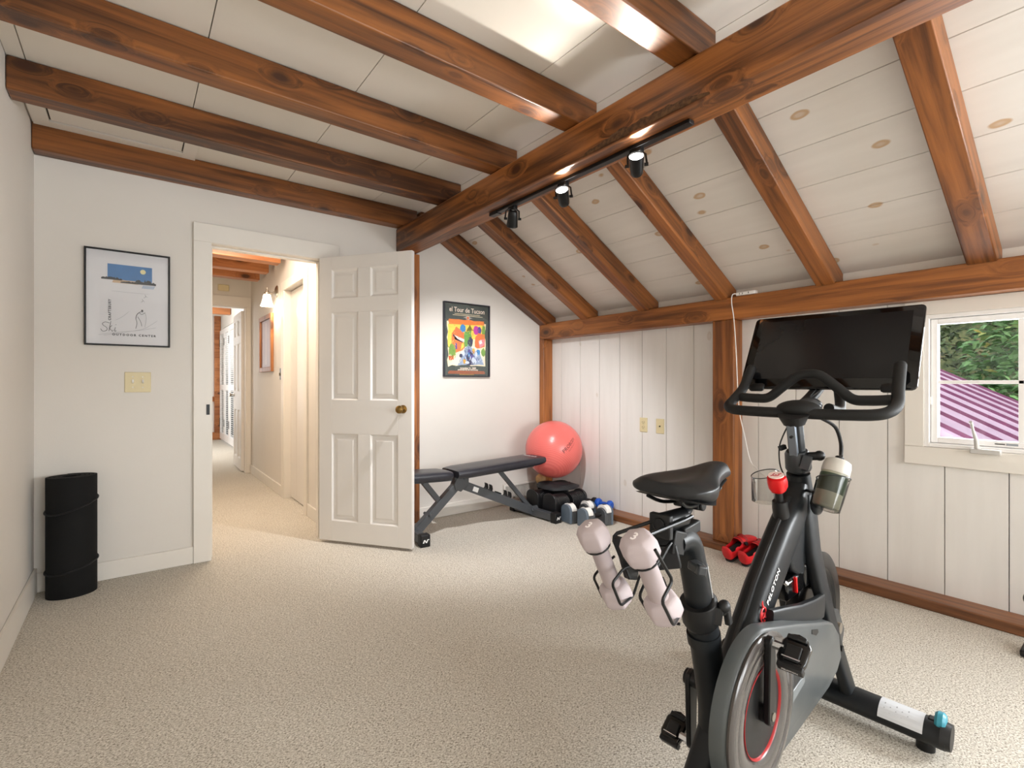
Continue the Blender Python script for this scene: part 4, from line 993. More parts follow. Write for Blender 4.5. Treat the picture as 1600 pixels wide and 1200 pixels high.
# main frame: down tube shell (head -> bottom bracket -> rear leg)
def section(c, t, w, h, n=20, e=.55):
    """superellipse ring round c, lying across direction t in the bike's plane; w lateral half width, h in-plane half depth"""
    t = V(t).normalized(); nn = V((-t.z,0,t.x)); r = []
    for i in range(n):
        a = 2*PI*i/n; ca, sa = math.cos(a), math.sin(a)
        r.append(c + V((0,1,0))*w*math.copysign(abs(ca)**e, ca) + nn*h*math.copysign(abs(sa)**e, sa))
    return r
def beam(path, ws, hs, n=20, e=.55):
    P = [B(f,r,u) for f, r, u in path]; rings = []
    for i, p_ in enumerate(P):
        t = P[min(i+1,len(P)-1)] - P[max(i-1,0)]; t.y = 0
        rings.append(section(p_, t, ws[i], hs[i], n, e))
    return MB().loft(rings)
dt = beam([(.405,0,.80),(.385,0,.76),(.33,0,.715),(.25,0,.655),(.18,0,.60),(.10,0,.535),(.01,0,.445),(-.07,0,.36),(-.15,0,.27),(-.26,0,.165),(-.37,0,.095),(-.43,0,.062)],
          [.031,.034,.036,.036,.036,.036,.036,.036,.036,.034,.032,.03], [.034,.046,.054,.056,.055,.054,.054,.054,.050,.042,.034,.03])
fr = bpart(dt, 'down_tube', SATIN, smooth=50)
q = MB()   # grooved flanks and raised edge seam along the back of the tube
q.tube([B(f,r,u) for f, r, u in ((.32,.0,.775),(.22,0,.70),(.14,0,.638),(.065,0,.574),(-.03,0,.482),(-.10,0,.405))], .008, n=8); bpart(q, 'edge_trim', BLACK, fr)
# gusset web between head and fork
q = MB(); q.prism([B(f,.030,u) for f, u in ((.40,.77),(.43,.75),(.42,.60),(.43,.54),(.42,.515),(.36,.520),(.27,.565),(.24,.62))], (0,.06,0)); bpart(q, 'web', SATIN, fr, bevel=.014, seg=4)
# fork legs
for s_ in (-1, 1):
    fk = beam([(.42,s_*.012,.775),(.415,s_*.018,.71),(.41,s_*.036,.60),(.425,s_*.052,.50),(.470,s_*.060,.40),(.545,s_*.068,.25),(.612,s_*.080,.11),(.628,s_*.084,.07)],
              [.028,.027,.020,.018,.016,.016,.018,.02], [.040,.042,.040,.036,.032,.028,.030,.032])
    bpart(fk, 'fork_leg', SATIN, smooth=50)
q = MB(); q.tube([B(.402,0,.84),B(.415,0,.79),B(.425,0,.74)], [.034,.037,.040], n=20); bpart(q, 'head_tube', SATIN)
# brace band round the flywheel top
q = beam([(.045,.048,.492),(.11,.060,.480),(.20,.068,.462),(.31,.070,.446),(.40,.066,.436),(.465,.05,.434)], [.010]*6, [.032,.037,.038,.038,.036,.030], e=.4)
bpart(q, 'brace', SATIN)
# flywheel
q = MB(); fc = B(.545,0,.32); q.lathe([(.02,-.012),(.17,-.011),(.18,-.019),(.226,-.019),(.232,-.015),(.232,.015),(.226,.019),(.18,.019),(.17,.011),(.02,.012)], fc, (0,1,0), n=64); fw = bpart(q, 'flywheel', BLACKM)
q = MB(); q.cyl(B(.55,-.08,.32),B(.55,.08,.32),.018); bpart(q, 'axle', NICKEL, fw)
q = MB(); q.prism([B(f,.050,u) for f, u in ((.54,.380),(.640,.345),(.708,.258),(.680,.206),(.600,.245))], (0,.022,0)); bpart(q, 'flywheel_cover', DGREY, bevel=.004)
q = MB(); q.cyl(B(.535,.075,.262),B(.535,.090,.262),.010); bpart(q, 'bolt', BLACK)
q = MB(); q.box((.36,-.035,.49),(.49,.035,.565)); q.box((.44,-.042,.46),(.52,.042,.53)); br = bpart(q, 'brake_block', GLOSSB, bevel=.008)
q = MB(); q.bar(B(.274,.034,.548),B(.281,.034,.500),.010,.008); bpart(q, 'brake_pad', REDP, br, label='red brake pad', bevel=.002)
q = MB(); q.cyl(B(.20,.030,.552),B(.205,.036,.545),.006); bpart(q, 'bolt', CHROME, br)
q = MB(); q.box((.22,-.032,.485),(.36,.026,.545)); bpart(q, 'caliper', GLOSSB, br, bevel=.008)
# seat tube
st = MB(); st.tube([B(-.262,0,.592),B(-.232,0,.58),B(-.222,0,.545),B(-.197,0,.45),B(-.165,0,.33),B(-.15,0,.22),B(-.20,0,.13),B(-.30,0,.10)][1:], [.036,.036,.0355,.035,.036,.037,.038,.036], n=22) if False else st.tube([B(-.236,0,.592),B(-.222,0,.545),B(-.197,0,.45),B(-.170,0,.34),B(-.165,0,.24),B(-.21,0,.15),B(-.32,0,.10)], [.0355,.0355,.0355,.036,.038,.038,.034], n=22)
sto = bpart(st, 'seat_tube', SATIN)
q = MB(); q.tube([B(-.222,0,.538),B(-.216,0,.512)], [.0385,.0385], n=22); bpart(q, 'ring', SATIN, sto)
q = MB(); q.tube([B(-.249,0,.624),B(-.246,0,.620),B(-.232,0,.570),B(-.229,0,.566)], [.037,.043,.043,.038], n=24); q.bar(B(-.238,.03,.597),B(-.226,.046,.594),.03,.04); cl = bpart(q, 'clamp_collar', BLACK, bevel=.002)
q = MB(); q.cyl(B(-.232,.040,.605),B(-.222,.054,.608),.012); q.ball(B(-.225,.052,.616),(.016,.014,.015),14,8); q.bar(B(-.222,.055,.620),B(-.214,.058,.574),.017,.013, up=(0,1,0)); bpart(q, 'lever', BLACK, cl, bevel=.003)
# seat post
ax = (B(-.345,0,.80)-B(-.236,0,.592))
q = MB(); q.tube(smoothpath([B(-.236,0,.592),B(-.262,0,.68),B(-.280,0,.735),B(-.297,0,.768),B(-.325,0,.782),B(-.36,0,.782)],4), .0315, n=22, flat=.9); spo = bpart(q, 'seat_post', SATIN)
q = MB()
a0, a1 = V((-.243,0,.622)), V((-.271,0,.712)); sf = lambda p_, th, r_=.0322: p_+V((r_*math.sin(th), -r_*math.cos(th), 0))
for i in range(13):
    p_ = a0+(a1-a0)*(i/12); q.bar(sf(p_,.35), sf(p_,.62 if i % 2 else .80), .0022, .002)
q.bar(sf(a0,.30), sf(a1,.30), .002, .002, up=(0,1,0)); bpart(q, 'height_scale', plain('grey print', (170,172,172), .5), spo, smooth=0)
q = MB(); q.bar(B(-.315,.02,.728),B(-.325,.048,.725),.024,.020); q.bar(B(-.335,.042,.727),B(-.318,.054,.722),.020,.022); bpart(q, 'knob_lever', DGREY, spo, bevel=.004)
# fore-aft slider and clamp
q = MB(); q.cyl(B(-.405,0,.831),B(-.318,0,.828),.0215); sl_ = bpart(q, 'slider', BLACKM, bevel=.003)
q = MB(); q.bar(B(-.345,0,.800),B(-.275,0,.806),.045,.026); bpart(q, 'slider_base', BLACK, sl_, bevel=.004)
q = MB(); q.bar(B(-.413,0,.825),B(-.398,0,.825),.050,.052); bpart(q, 'end_plate', BLACK, sl_, bevel=.003)
q = MB(); q.cyl(B(-.418,0,.829),B(-.412,0,.829),.014); bpart(q, 'bolt', BLACKM, sl_, bevel=.002)
q = MB(); q.tube(smoothpath([B(-.34,0,.832),B(-.306,0,.838),B(-.285,0,.858)],4), .013, n=16); bpart(q, 'seat_stem', SATIN, sl_)
# saddle
sad = MB(); rings = []
sc_ = [(-.412,.030,.918,.024,0),(-.410,.060,.922,.032,.004),(-.400,.080,.927,.040,.009),(-.375,.090,.929,.050,.013),(-.34,.091,.929,.062,.014),(-.30,.080,.929,.072,.011),(-.262,.058,.930,.070,.006),(-.225,.042,.934,.060,.002),(-.185,.033,.938,.050,.001),(-.150,.028,.938,.044,0),(-.125,.024,.932,.036,0),(-.113,.013,.922,.022,0)]
n_ = 28
for f, hw, zt_, dp, dip in sc_:
    r = []
    for i in range(n_):
        a = 2*PI*i/n_; ca, sa = math.cos(a), math.sin(a)
        y_ = hw*math.copysign(abs(ca)**.8, ca)
        if sa >= 0: z_ = zt_ - .022*(abs(ca)**2.6) - dip*max(0,1-abs(y_)/(hw*.55+1e-6)) * (1 if abs(y_) < hw*.55 else 0) + .0
        else: z_ = zt_ - .022 - (dp-.022)*abs(sa)**.6
        r.append(V((f, y_, z_)))
    rings.append(r)
sad.loft(rings); se = bpart(sad, 'saddle', plain('black saddle vinyl', (24,25,27), .4, var=.06, spec=.4), smooth=60, subsurf=1)
q = MB(); rings = []
for f, hw, z_ in ((-.402,.05,.890),(-.385,.078,.884),(-.345,.082,.874),(-.30,.070,.864),(-.25,.046,.862),(-.19,.028,.880),(-.14,.02,.892)):
    rings.append([V((f, hw*math.cos(2*PI*i/16), z_+.004*math.sin(2*PI*i/16))) for i in range(16)])
q.loft(rings); bpart(q, 'saddle_shell', BLACK, se, smooth=60)
q = MB()
for s_ in (-1,1): q.tube(smoothpath([B(-.395,s_*.04,.882),B(-.345,s_*.030,.862),B(-.25,s_*.022,.856),B(-.16,s_*.012,.874)],5), .0042, n=8)
bpart(q, 'saddle_rail', BLACKM, se)
q = MB(); q.bar(B(-.305,0,.856),B(-.268,0,.855),.062,.018); q.cyl(B(-.287,-.036,.855),B(-.287,.036,.855),.0125); bpart(q, 'rail_clamp', BLACKM, se, bevel=.003)
# crank, guard and pedals
CC = (-.14,.362)
g = MB(); pts = []
for i in range(29):
    a = math.radians(72 + (292-72)*i/28); pts.append((CC[0]+.184*math.cos(a), CC[1]+.184*math.sin(a)))
pts += [(.10,.196),(.36,.213),(.44,.232),(.480,.262),(.46,.34),(.405,.392),(.352,.412),(.28,.432),(.10,.486)]
rings = []
cx_, cz_ = .12, .34
for r_, ins in ((.064,0),(.090,0),(.097,.004),(.101,.010)):
    rg = []
    for f, u in pts:
        v_ = V((f-CC[0],0,u-CC[1])) if f < .0 else V((f-cx_,0,u-cz_)); L_ = v_.length
        v_ = v_*(1-ins/max(L_,.01)); c_ = V((CC[0],0,CC[1])) if f < .0 else V((cx_,0,cz_))
        rg.append(V((c_.x+v_.x, -r_, c_.z+v_.z)))
    rings.append(rg)
g.loft(rings)
g.cyl((CC[0],-.036,CC[1]),(CC[0],-.066,CC[1]),.085); gd = bpart(g, 'belt_guard', GREY, smooth=40)
q = MB(); q.prism([B(f,.1012,u) for f, u in ((.080,.372),(.112,.345),(.100,.335),(-.030,.318),(-.036,.335),(-.010,.355))], (0,-.0012,0)); bpart(q, 'opening', plain('guard recess', (20,20,20), .6), gd, smooth=0)
q = MB(); q.prism([B(f,.1012,u) for f, u in ((-.034,.320),(.104,.338),(.135,.336),(.138,.322),(.125,.316),(-.012,.288),(-.030,.292),(-.038,.303))], (0,-.0035,0)); bpart(q, 'facet', plain('light guard facet', (112,117,119), .3), gd, bevel=.002, label='lighter grey arm')
q = MB(); q.prism([B(f,.1012,u) for f, u in ((.20,.44),(.25,.425),(.255,.415),(.235,.412),(.20,.428))], (0,-.001,0)); bpart(q, 'slot', BLACK, gd, smooth=0)
q = MB(); o_ = B(CC[0],0,CC[1])
q.lathe([(.178,.100),(.180,.106),(.175,.111),(.152,.1135),(.149,.111),(.146,.1125),(.118,.110),(.104,.104),(.098,.094)], o_, (0,-1,0), n=72, caps=False); bpart(q, 'guard_ring', plain('brushed guard ring', (74,70,68), .24, metal=.1, var=.05, coat=.3), gd, smooth=60, label='satin grey ring')
q = MB(); q.lathe([(.1035,.1055),(.1025,.107),(.0995,.1045),(.098,.100)], o_, (0,-1,0), n=72, caps=False); bpart(q, 'ring_stripe', plain('dark red ring', (160,18,24), .3), gd, label='thin red ring')
q = MB(); q.lathe([(.098,.090),(.098,.1020),(.05,.1020),(0,.1020)], o_, (0,-1,0), n=64); bpart(q, 'center_disc', BLACK, gd)
for s_, dz in ((1,1),(-1,-1)):
    ro, ri = (.112,.127) if s_ == 1 else (.060,.075)
    if s_ == -1: ro, ri = .068, .082
    y0, y1 = -s_*ro, -s_*ri
    u0, u1 = CC[1], CC[1]+dz*.168
    q = MB()
    def ringc(c, r): return [(c[0]+r*math.cos(2*PI*i/20), c[1]+r*math.sin(2*PI*i/20)) for i in range(20)]
    rA, rB = .022, .015; pl = []
    for i in range(11): a = PI + PI*i/10 if dz > 0 else PI*i/10; pl.append((CC[0]+rA*math.cos(a), u0+rA*math.sin(a)))
    for i in range(11): a = PI*i/10 if dz > 0 else PI + PI*i/10; pl.append((CC[0]+rB*math.cos(a), u1+rB*math.sin(a)))
    q.prism([(f,y0,u) for f, u in pl], (0,y1-y0,0)); ck = bpart(q, 'crank_arm', BLACKM, bevel=.003)
    q = MB(); q.cyl((CC[0],y1,u0),(CC[0],y1-s_*.002,u0),.010); bpart(q, 'bolt', NICKEL, ck)
    # pedal
    yc = y1 - s_*.024
    q = MB(); q.cyl((CC[0],y1,u1),(CC[0],yc,u1),.0095,n=6); pd0 = None
    pb = MB()
    M_ = Matrix.Translation((CC[0]+(.0 if s_ == 1 else .02), y1-s_*(.046 if s_ == 1 else .050), u1)) @ Matrix.Rotation(math.radians(-38), 4, 'Y') @ Matrix.Scale(.78, 4)
    pb.prism([(-.050,-.030,-.010),(-.052,.030,-.010),(-.030,.040,-.010),(.020,.038,-.010),(.046,.022,-.010),(.052,0,-.010),(.046,-.022,-.010),(.020,-.038,-.010),(-.030,-.036,-.010)], (0,0,.020))
    pb.xf(M_); pd = bpart(pb, 'pedal', GLOSSB, bevel=.004)
    bpart(q, 'spindle', CHROME, pd, label='chrome spindle')
    pb = MB(); pb.box((-.058,-.034,-.016),(-.040,.034,.010)); pb.box((-.036,-.020,.010),(.012,.020,.017)); pb.box((.026,-.026,.010),(.040,.026,.020)); pb.xf(M_); bpart(pb, 'cleat_binding', BLACK, pd, bevel=.003)
    pb = MB(); pb.cyl((-.030,-.024,.0185),(-.030,.024,.0185),.0022,n=8); pb.xf(M_); bpart(pb, 'spring', CHROME, pd)
    if s_ == 1:
        tb = text_mb('PELOTON', .0095, .0002, 'CENTER'); tb.xf(M_ @ frame_mat((-.0583,0,-.0065), (0,-1,0), (0,0,1))); bpart(tb, 'lettering', SILV, pd, smooth=0)
q = MB(); q.cyl((CC[0],-.115,CC[1]),(CC[0],.088,CC[1]),.02); bpart(q, 'bottom_bracket', BLACKM)
# lettering on the down tube
du = V((.107,0,.097)).normalized()
tb = text_mb('PELOTON', .0225, .0004, 'CENTER', space=1.15, offset=.0003); tb.xf(frame_mat(B(.109,.0365,.562), du, V((-du.z,0,du.x)))); bpart(tb, 'lettering', SILV, fr, smooth=0)
LGM = plain('red logo', (226,52,56), .4)
q = MB(); c_ = B(.034,.0368,.511); ex, ey = V((.30,0,.954)), V((-.954,0,.30))
def lg(u, v): return c_ + ex*u*1.2 + ey*v*1.2
q.tube([lg(.016*math.cos(a), .0135*math.sin(a)) for a in [PI*(-.62+1.55*i/22) for i in range(23)]], .0024, n=6, mi=0)
q.tube([lg(.0075*math.cos(a), .006*math.sin(a)) for a in [PI*(.3+1.4*i/14) for i in range(15)]], .002, n=6, mi=0)
q.tube([lg(.014,.004),lg(.022,.012),lg(.029,.013)], [.0035,.0026,.0012], n=6); q.tube([lg(-.010,-.010),lg(-.024,-.009)], [.003,.001], n=6)
bpart(q, 'logo', LGM, fr, label='small red circular emblem')
# resistance knob
q = MB(); q.tube([B(.275,0,.690),B(.252,0,.755),B(.247,0,.775)], [.024,.022,.020], n=18); rk = bpart(q, 'knob_base', BLACK, fr)
q = MB(); kd = V((-.35,0,1)).normalized(); ko = B(.241,0,.796)
q.cyl(B(.247,0,.775), ko+kd*.012, .011); bpart(q, 'knob_shaft', BLACK, rk)
rings = []
for r_, h_ in ((.010,.006),(.021,.012),(.0275,.026),(.0285,.042),(.0265,.056),(.0225,.063)):
    rings.append([(r_*(1 - .07*(.5+.5*math.cos(5*2*PI*i/40)) if h_ < .06 else r_), 2*PI*i/40, h_) for i in range(40)])
ku = kd.orthogonal().normalized(); kw = kd.cross(ku)
q = MB(); q.loft([[ko + kd*h_ + (ku*math.cos(a)+kw*math.sin(a))*r_ for r_, a, h_ in rg] for rg in rings]); rkn = bpart(q, 'resistance_knob', REDP, fr, smooth=60, label='red resistance knob')
q = MB(); q.cyl(ko+kd*.062, ko+kd*.0645, .0215, n=32); bpart(q, 'knob_cap', plain('pale cap', (240,214,208), .35), rkn, label='pale cap with a red emblem')
q = MB(); q.tube([ko+kd*.0648+(ku*math.cos(a)*.008+kw*math.sin(a)*.008) for a in [2*PI*i/24 for i in range(20)]], .0014, n=6); q.tube([ko+kd*.0648+kw*.008, ko+kd*.0648+kw*.016], .0014, n=6); q.tube([ko+kd*.0648-kw*.008, ko+kd*.0648-kw*.016], .0014, n=6); q.ball(ko+kd*.0648, .002, 8, 6)
bpart(q, 'emblem', plain('emblem red', (170,30,50), .4), rkn)
# handlebar post
q = MB(); q.tube([B(.366,0,1.02),B(.385,0,.94),B(.410,0,.84)], [.0255,.0255,.0255], n=8); hp = bpart(q, 'handlebar_post', SATIN, smooth=30, bevel=.003)
q = MB(); q.prism([B(.352,.012,1.0),B(.352,-.012,1.0),B(.378,-.012,.895),B(.378,.012,.895)], (-.0155,0,-.004)); bpart(q, 'post_face', BLUEG, hp, bevel=.002, label='blue grey front facet')
q = MB()
for i in range(6): a = PI*i/3; q.cyl(B(.3465,0,.962),B(.3465,0,.962)+V((0,.0055*math.cos(a),.0055*math.sin(a))),.0022,n=6)
q.cyl(B(.350,0,.962),B(.3385,0,.960),.0045,n=12); bpart(q, 'lock_hole', BLACK, hp)
q = MB(); q.tube([B(.390,0,.915),B(.393,0,.905),B(.405,0,.858),B(.408,0,.848)], [.030,.036,.038,.033], n=24); q.bar(B(.372,.02,.885),B(.376,.045,.878),.03,.045); cl2 = bpart(q, 'clamp_collar', DGREY, bevel=.002)
q = MB(); q.cyl(B(.385,.036,.90),B(.390,.062,.903),.013); q.ball(B(.392,.064,.904), .016, 14, 8); bpart(q, 'knob', BLACK, cl2)
# handlebars
hb = MB()
left = [(.60,-.228,1.188),(.575,-.230,1.155),(.535,-.234,1.108),(.480,-.242,1.070),(.425,-.236,1.048),(.395,-.20,1.037)]
right = [(f,-r,u) for f, r, u in left[::-1]]
near = left + [(.385,-.10,1.034),(.383,0,1.034),(.385,.10,1.034)] + right
hb.tube(smoothpath([B(*p_) for p_ in near], 6), .0170, n=16, round_end=True); hbo = bpart(hb, 'handlebar', RUBBER, smooth=60)
wv_ = [(.50,-.225,1.079),(.495,-.17,1.076),(.495,-.125,1.080),(.500,-.080,1.118),(.503,-.035,1.154),(.504,0,1.160),(.503,.035,1.154),(.500,.080,1.118),(.495,.125,1.080),(.495,.17,1.076),(.50,.225,1.079)]
hb = MB(); hb.tube(smoothpath([B(*p_) for p_ in wv_], 6), .0162, n=16); bpart(hb, 'inner_bar', RUBBER, hbo, smooth=60)
q = MB(); q.ball(B(.405,.0,1.046), (.050,.066,.030), 24, 12); q.tube([B(.36,0,1.03),B(.368,0,1.00)], [.045,.031], n=20); bpart(q, 'hub_cover', RUBBER, hbo, smooth=60)
q = MB(); q.ball(B(.43,.026,1.058), (.036,.034,.026), 20, 12); bpart(q, 'hub_cap', DGREY, hbo, smooth=60)
# screen
SCc = V((.675,0,1.249)); th = .527
SM = frame_mat(SCc, (0,-1,0), (math.sin(th),0,math.cos(th)))   # local x right, y up, z toward rider
SW, SH = .54, .324
def rrect(w_, h_, r_, z_, n=6):
    o = []
    for cx, cy, a0 in ((w_/2-r_,h_/2-r_,0),(-w_/2+r_,h_/2-r_,PI/2),(-w_/2+r_,-h_/2+r_,PI),(w_/2-r_,-h_/2+r_,1.5*PI)):
        for i in range(n+1): a = a0+PI/2*i/n; o.append(V((cx+r_*math.cos(a), cy+r_*math.sin(a), z_)))
    return o
GB = plain('screen glass', (8,8,9), .06, var=.1, spec=.4)
q = MB(); q.loft([rrect(SW,SH,.016,-.004),rrect(SW,SH,.016,.004),rrect(SW-.004,SH-.004,.015,.0055)]); q.xf(SM); scr = bpart(q, 'screen', GB)
q = MB(); q.poly([V((x_,y_,.0058)) for x_, y_ in ((-.238,-.122),(.238,-.122),(.238,.140),(-.238,.140))]); q.xf(SM); bpart(q, 'display', plain('dark display', (22,22,24), .2, var=.03, spec=.25), scr, smooth=0)
q = MB(); q.loft([rrect(SW-.002,SH-.002,.016,-.0035),rrect(SW-.01,SH-.01,.014,-.012),rrect(SW-.12,SH-.10,.03,-.030)]); q.xf(SM); bpart(q, 'back_shell', WHITE, scr, label='white back shell')
q = MB(); q.ball((0,.151,.006),(.003,.003,.001),10,6); q.xf(SM); bpart(q, 'camera_lens', GLOSSB, scr)
for s_ in (-1,1):
    q = MB(); q.tube([V((s_*.205-.018,-.158,.004)),V((s_*.205+.018,-.158,.004))],.017,n=16,flat=.5,up=(0,0,1),round_end=True); q.xf(SM); bpart(q, 'speaker_grille', BLACK, scr)
q = MB(); q.tube(smoothpath([B(.45,-.03,1.045),B(.56,-.03,1.06),B(.64,-.01,1.12),B(.68,0,1.20)],5), .020, n=14); bpart(q, 'screen_arm', BLACK)
q = MB(); q.tube(smoothpath([B(.46,.07,1.05),B(.56,.075,1.045),B(.66,.04,1.14)],5), .016, n=12); bpart(q, 'screen_arm', BLACK)
q = MB()
for d_ in (-.006,.006): q.tube(smoothpath([B(.62,d_*1.5,1.115),B(.52,d_*.4,1.085),B(.44,-d_,1.062)],4), .0022, n=6)
bpart(q, 'screen_cable', BLACK)
q = MB(); q.tube(smoothpath([B(.43,.055,1.02),B(.47,.085,.99),B(.455,.105,.94),B(.425,.113,.905)],5), .0055, n=8); bpart(q, 'brake_cable', BLACK)
q = MB(); q.tube(smoothpath([B(.385,-.026,.99),B(.365,-.042,.93),B(.36,-.040,.87),B(.38,-.034,.83)],5), .0022, n=6); q.bar(B(.378,-.030,.925),B(.362,-.042,.918),.012,.014); bpart(q, 'sensor_cable', BLACK)
# bottle cages
CLEAR = glassy('smoked clear plastic', .08, (.80,.80,.79), 1.0)
def cage(s_, bot, top):
    a, b2 = B(*bot), B(*top); d = (b2-a).normalized(); a2 = a - d*.004
    m = MB(); u_ = d.cross(V((0,1,0))).normalized(); w_ = d.cross(u_)
    rings = []
    for h_, r_ in ((-.004,.030),(0,.040),(.03,.0415),(.095,.0425)):
        rings.append([a2+d*(h_+.012*math.sin(t)*(h_ > .05)) + (u_*math.cos(t)+w_*math.sin(t))*r_ for t in [2*PI*i/28 for i in range(28)]])
    m.loft(rings, caps=False); m.poly(rings[0]); o = bpart(m, 'bottle_cage', CLEAR, smooth=60, label='clear smoked bottle holder')
    q_ = MB(); q_.bar(a+d*.045+V((-.02,s_*.035,0)), B(.41,s_*.02,.79), .02, .008); bpart(q_, 'bracket', BLACK, o, bevel=.002)
    q_ = MB(); q_.tube(rings[-1], .0018, n=6, closed=True); bpart(q_, 'rim', DGREY, o)
bb, bt = (.345,.092,.757), (.405,.114,.90)
cage(1, bb, bt); cage(-1, (.395,-.100,.735), (.455,-.122,.88))
q = MB(); q.ball(B(.375,.062,.752),(.022,.018,.030),16,10); bpart(q, 'cage_mount', DGREY, smooth=60)
# water bottle standing in the right-hand cage
a, b2 = bw(*bb), bw(*bt); d = (b2-a).normalized()
wbt = thing('water_bottle', 'translucent grey-green sports bottle in the clear holder beside the handlebar post', 'bottle', a)
m = MB(); m.lathe([(.030,.001),(.036,.006),(.0365,.085),(.0355,.095),(.0365,.106),(.0365,.112)], a, d, n=32); bo = m.build('bottle_body', plain('grey green plastic', (158,156,138), .3, var=.05), wbt, smooth=50)
m = MB(); m.lathe([(.0368,.046),(.0371,.047),(.0371,.100),(.0368,.101)], a, d, n=32, caps=False); m.build('label_band', plain('dark green print', (60,74,56), .35, var=.15, scale=30), bo)
m = MB(); m.lathe([(.0375,.108),(.038,.112),(.0375,.132),(.034,.146),(.024,.152),(.0,.153)], a, d, n=32); m.build('cap', plain('frosted cap', (196,192,184), .35), wbt, smooth=50)
m = MB(); m.lathe([(.012,.151),(.012,.160),(.009,.163),(0,.164)], a, d, n=20); m.build('nozzle', BLACK, wbt)
# dumbbell rack behind the saddle
RACK = BLACKM
rk = MB(); rk.bar(B(-.398,0,.795),B(-.352,0,.78),.055,.05); rk.prism([B(-.490,-.045,.803),B(-.478,-.045,.806),B(-.420,-.045,.715),B(-.425,-.045,.700),B(-.452,-.045,.708)], (0,.018,0)); rk.bar(B(-.430,-.05,.745),B(-.385,.03,.765),.020,.05); rko = bpart(rk, 'dumbbell_rack', BLACK, bevel=.003)
for pth in ([(-.455,-.045,.712),(-.484,-.07,.805),(-.403,-.02,.831)],[(-.522,.040,.837),(-.366,.030,.835),(-.33,.03,.838)],[(-.452,.020,.756),(-.404,.020,.793),(-.36,.02,.80)]):
    q = MB(); q.tube(corner([B(*p_) for p_ in pth], .012), .0042, n=8); bpart(q, 'rod', BLACKM, rko)
for pth in ([(-.60,.108,.845),(-.554,.114,.782),(-.589,.114,.755),(-.548,.112,.70),(-.490,.090,.690),(-.45,.03,.735)],[(-.43,.0,.745),(-.480,.014,.738),(-.511,.016,.710),(-.472,.020,.656),(-.46,.075,.660)],[(-.43,-.03,.745),(-.479,-.044,.740),(-.521,-.042,.720),(-.491,-.042,.666),(-.421,-.060,.660),(-.40,-.05,.72)],[(-.42,-.11,.735),(-.444,-.136,.703),(-.465,-.136,.691),(-.431,-.134,.633),(-.40,-.085,.640)]):
    q = MB(); q.tube(corner([B(*p_) for p_ in pth], .007), .0030, n=8); bpart(q, 'wire', BLACKM, rko)
PINKM = plain('pale pink neoprene', (178,165,167), .62, var=.03, bump=.1, bscale=500)
for r_, a_, b_2, lab in ((.062,(-.576,.062,.829),(-.506,.066,.706),'pale pink dumbbell in the rack behind the saddle, nearer the seat post'),(-.092,(-.517,-.092,.804),(-.446,-.088,.667),'pale pink dumbbell in the rack behind the saddle, farther from the seat post')):
    A, Bq = V(a_), V(b_2); A = B(*a_); Bq = B(*b_2); d = (Bq-A).normalized()
    wa, wbp = BM @ A, BM @ Bq; wd = (wbp-wa).normalized()
    rt = thing('dumbbell', lab, 'dumbbell', (wa+wbp)/2, 0, 'pink dumbbells on the bike')
    u_ = wd.cross(V((0,0,1))).normalized(); w_ = u_.cross(wd)
    def hexring(c, r, n=6): return [c + (u_*math.cos(2*PI*(i+.5)/n)+w_*math.sin(2*PI*(i+.5)/n))*r for i in range(n)]
    for p_, s_ in ((wa,-1),(wbp,1)):
        m = MB(); rr_ = ((-.027,.018),(-.022,.0305),(-.010,.0365),(.012,.0365),(.026,.029),(.031,.019))
        m.loft([hexring(p_+wd*s_*h_, q_) for h_, q_ in rr_]); hd = m.build('weight_head', PINKM, rt, smooth=0, bevel=.004, seg=3)
        hd.data.shade_smooth()
        if s_ == -1:
            tx = text_mb('3', .024, .0003, 'CENTER', offset=.0006); fc = p_ - wd*.0313 - w_*.009
            tx.xf(frame_mat(fc, -u_ if (-u_).dot(bw(0,1,0)-bw(0,0,0)) > 0 else u_, w_)); tx.build('lettering', plain('white print', (246,240,240), .5), hd, smooth=0, label='white number 3')
            m = MB(); m.tube(hexring(p_+wd*.0255, .0265, 24), .0020, n=6, closed=True); m.build('collar_ring', BLACK, rt)
    m = MB(); m.tube([wa+wd*.015, (wa+wbp)/2, wbp-wd*.015], [.0185,.0190,.0185], n=20); m.build('handle', plain('pink handle', (166,153,154), .6, var=.03), rt)
# equipment foot at the right-hand edge
ef = thing('stand_foot', 'black foot and upright of a stand cut off by the right edge of the photo', 'stand', (2.96,.30,0))
m = MB(); m.box((2.90,.22,.004),(3.02,.335,.03)); m.build('foot', BLACK, ef, bevel=.006)
m = MB(); m.cyl((3.0,.27,.02),(3.06,.245,.62),.014); m.build('upright', BLACKM, ef)
m = MB(); m.lathe([(.02,-.01),(.045,0),(.045,.03),(.02,.04)], (3.035,.29,.20), (.9,.3,.1)); m.build('wheel', BLACK, ef)

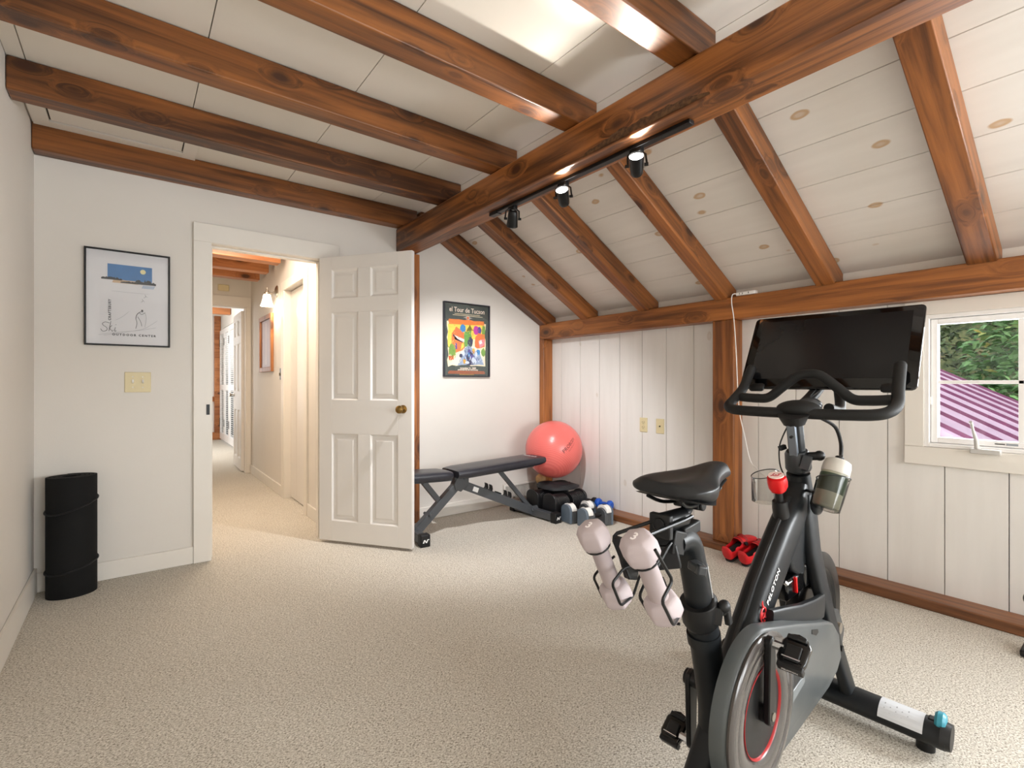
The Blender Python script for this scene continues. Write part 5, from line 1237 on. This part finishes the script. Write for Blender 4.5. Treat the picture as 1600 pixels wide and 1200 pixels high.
# ------------------------------------------------------------------ light, sky, camera
def lamp(kind, name, loc, energy, color=(1,1,1), **kw):
    l = bpy.data.lights.new(name, kind); l.energy = energy; l.color = color
    for k_, v_ in kw.items(): setattr(l, k_, v_)
    o = bpy.data.objects.new(name, l); COL.objects.link(o); o.location = loc; return o
def aim(o, d): o.rotation_euler = V(d).to_track_quat('-Z','Y').to_euler()
for i, (a_, b_2) in enumerate(RW):
    o = lamp('AREA', 'window_daylight', ((a_+b_2)/2, RY-.10, 1.42), 74, (.94,.98,1.0), shape='RECTANGLE', size=b_2-a_, size_y=1.3); aim(o, (0,1,0))
o = lamp('AREA', 'side_daylight_and_fill', (XK+.14,(VY0+VY1)/2,1.15), 185, (.93,.975,1.0), shape='RECTANGLE', size=.6, size_y=.84); aim(o, (-1,.12,0))  # fill light at the added window, brightens the left wall
o = lamp('AREA', 'side_daylight_and_fill', (XK+.14,.33,1.15), 16, (.95,.98,1.0), shape='RECTANGLE', size=.66, size_y=.6); aim(o, (-1,0,0))
for (piv, d, lit) in heads:
    if lit:
        o = lamp('SPOT', 'spot_lamp', piv+d*.06, 32, (1,.93,.84), spot_size=math.radians(68), spot_blend=.7, shadow_soft_size=.012); aim(o, d)
    else:
        o = lamp('SPOT', 'spot_lamp', piv+d*.06, 150, (.99,.985,1.0), spot_size=math.radians(104), spot_blend=.7, shadow_soft_size=.008); aim(o, d)
lamp('POINT', 'sconce_lamp', (HX-.095,5.54,1.90), 9, (1,.82,.60), shadow_soft_size=.04)
o = lamp('AREA', 'hall_fill', (.62,4.45,2.44), 46, (1,.84,.68), shape='RECTANGLE', size=.5, size_y=.9); aim(o, (0,.1,-1))  # added fill under the hall ceiling, no fixture there, brightens the floor
o = lamp('AREA', 'far_room_daylight', (.12,9.6,1.4), 90, (1,1,1), shape='RECTANGLE', size=2.5, size_y=1.6); aim(o, (1,.1,0))

wd_ = bpy.data.worlds.new('sky'); SC.world = wd_; wd_.use_nodes = True; nt = wd_.node_tree; nt.nodes.clear()
out = nt.nodes.new('ShaderNodeOutputWorld'); bg = nt.nodes.new('ShaderNodeBackground'); sk = nt.nodes.new('ShaderNodeTexSky')
sk.sky_type = 'NISHITA'; sk.sun_disc = False; sk.sun_elevation = math.radians(50); sk.sun_rotation = math.radians(200); sk.air_density = 1.0; sk.dust_density = 3.0
hs = nt.nodes.new('ShaderNodeHueSaturation'); hs.inputs['Saturation'].default_value = .35
nt.links.new(sk.outputs[0], hs.inputs['Color']); nt.links.new(hs.outputs[0], bg.inputs[0]); bg.inputs[1].default_value = .42
nt.links.new(bg.outputs[0], out.inputs[0])

cam = bpy.data.cameras.new('camera'); co = bpy.data.objects.new('camera', cam); COL.objects.link(co)
cam.sensor_width = 36; cam.lens = 770.58/1600*36; cam.clip_start = .02
cam.shift_y = (598.67-600)/1600
co.location = (0,0,1.13); co.rotation_euler = (math.radians(90),0,-math.radians(37.595))
SC.camera = co
SC.view_settings.view_transform = 'Standard'; SC.view_settings.look = 'None'; SC.view_settings.gamma = 1; SC.view_settings.exposure = -.30
SC.view_settings.use_curve_mapping = False
SC.cycles.use_denoising = True
SC.cycles.max_bounces = 10; SC.cycles.diffuse_bounces = 6; SC.cycles.transparent_max_bounces = 12
SC.cycles.sample_clamp_indirect = 6
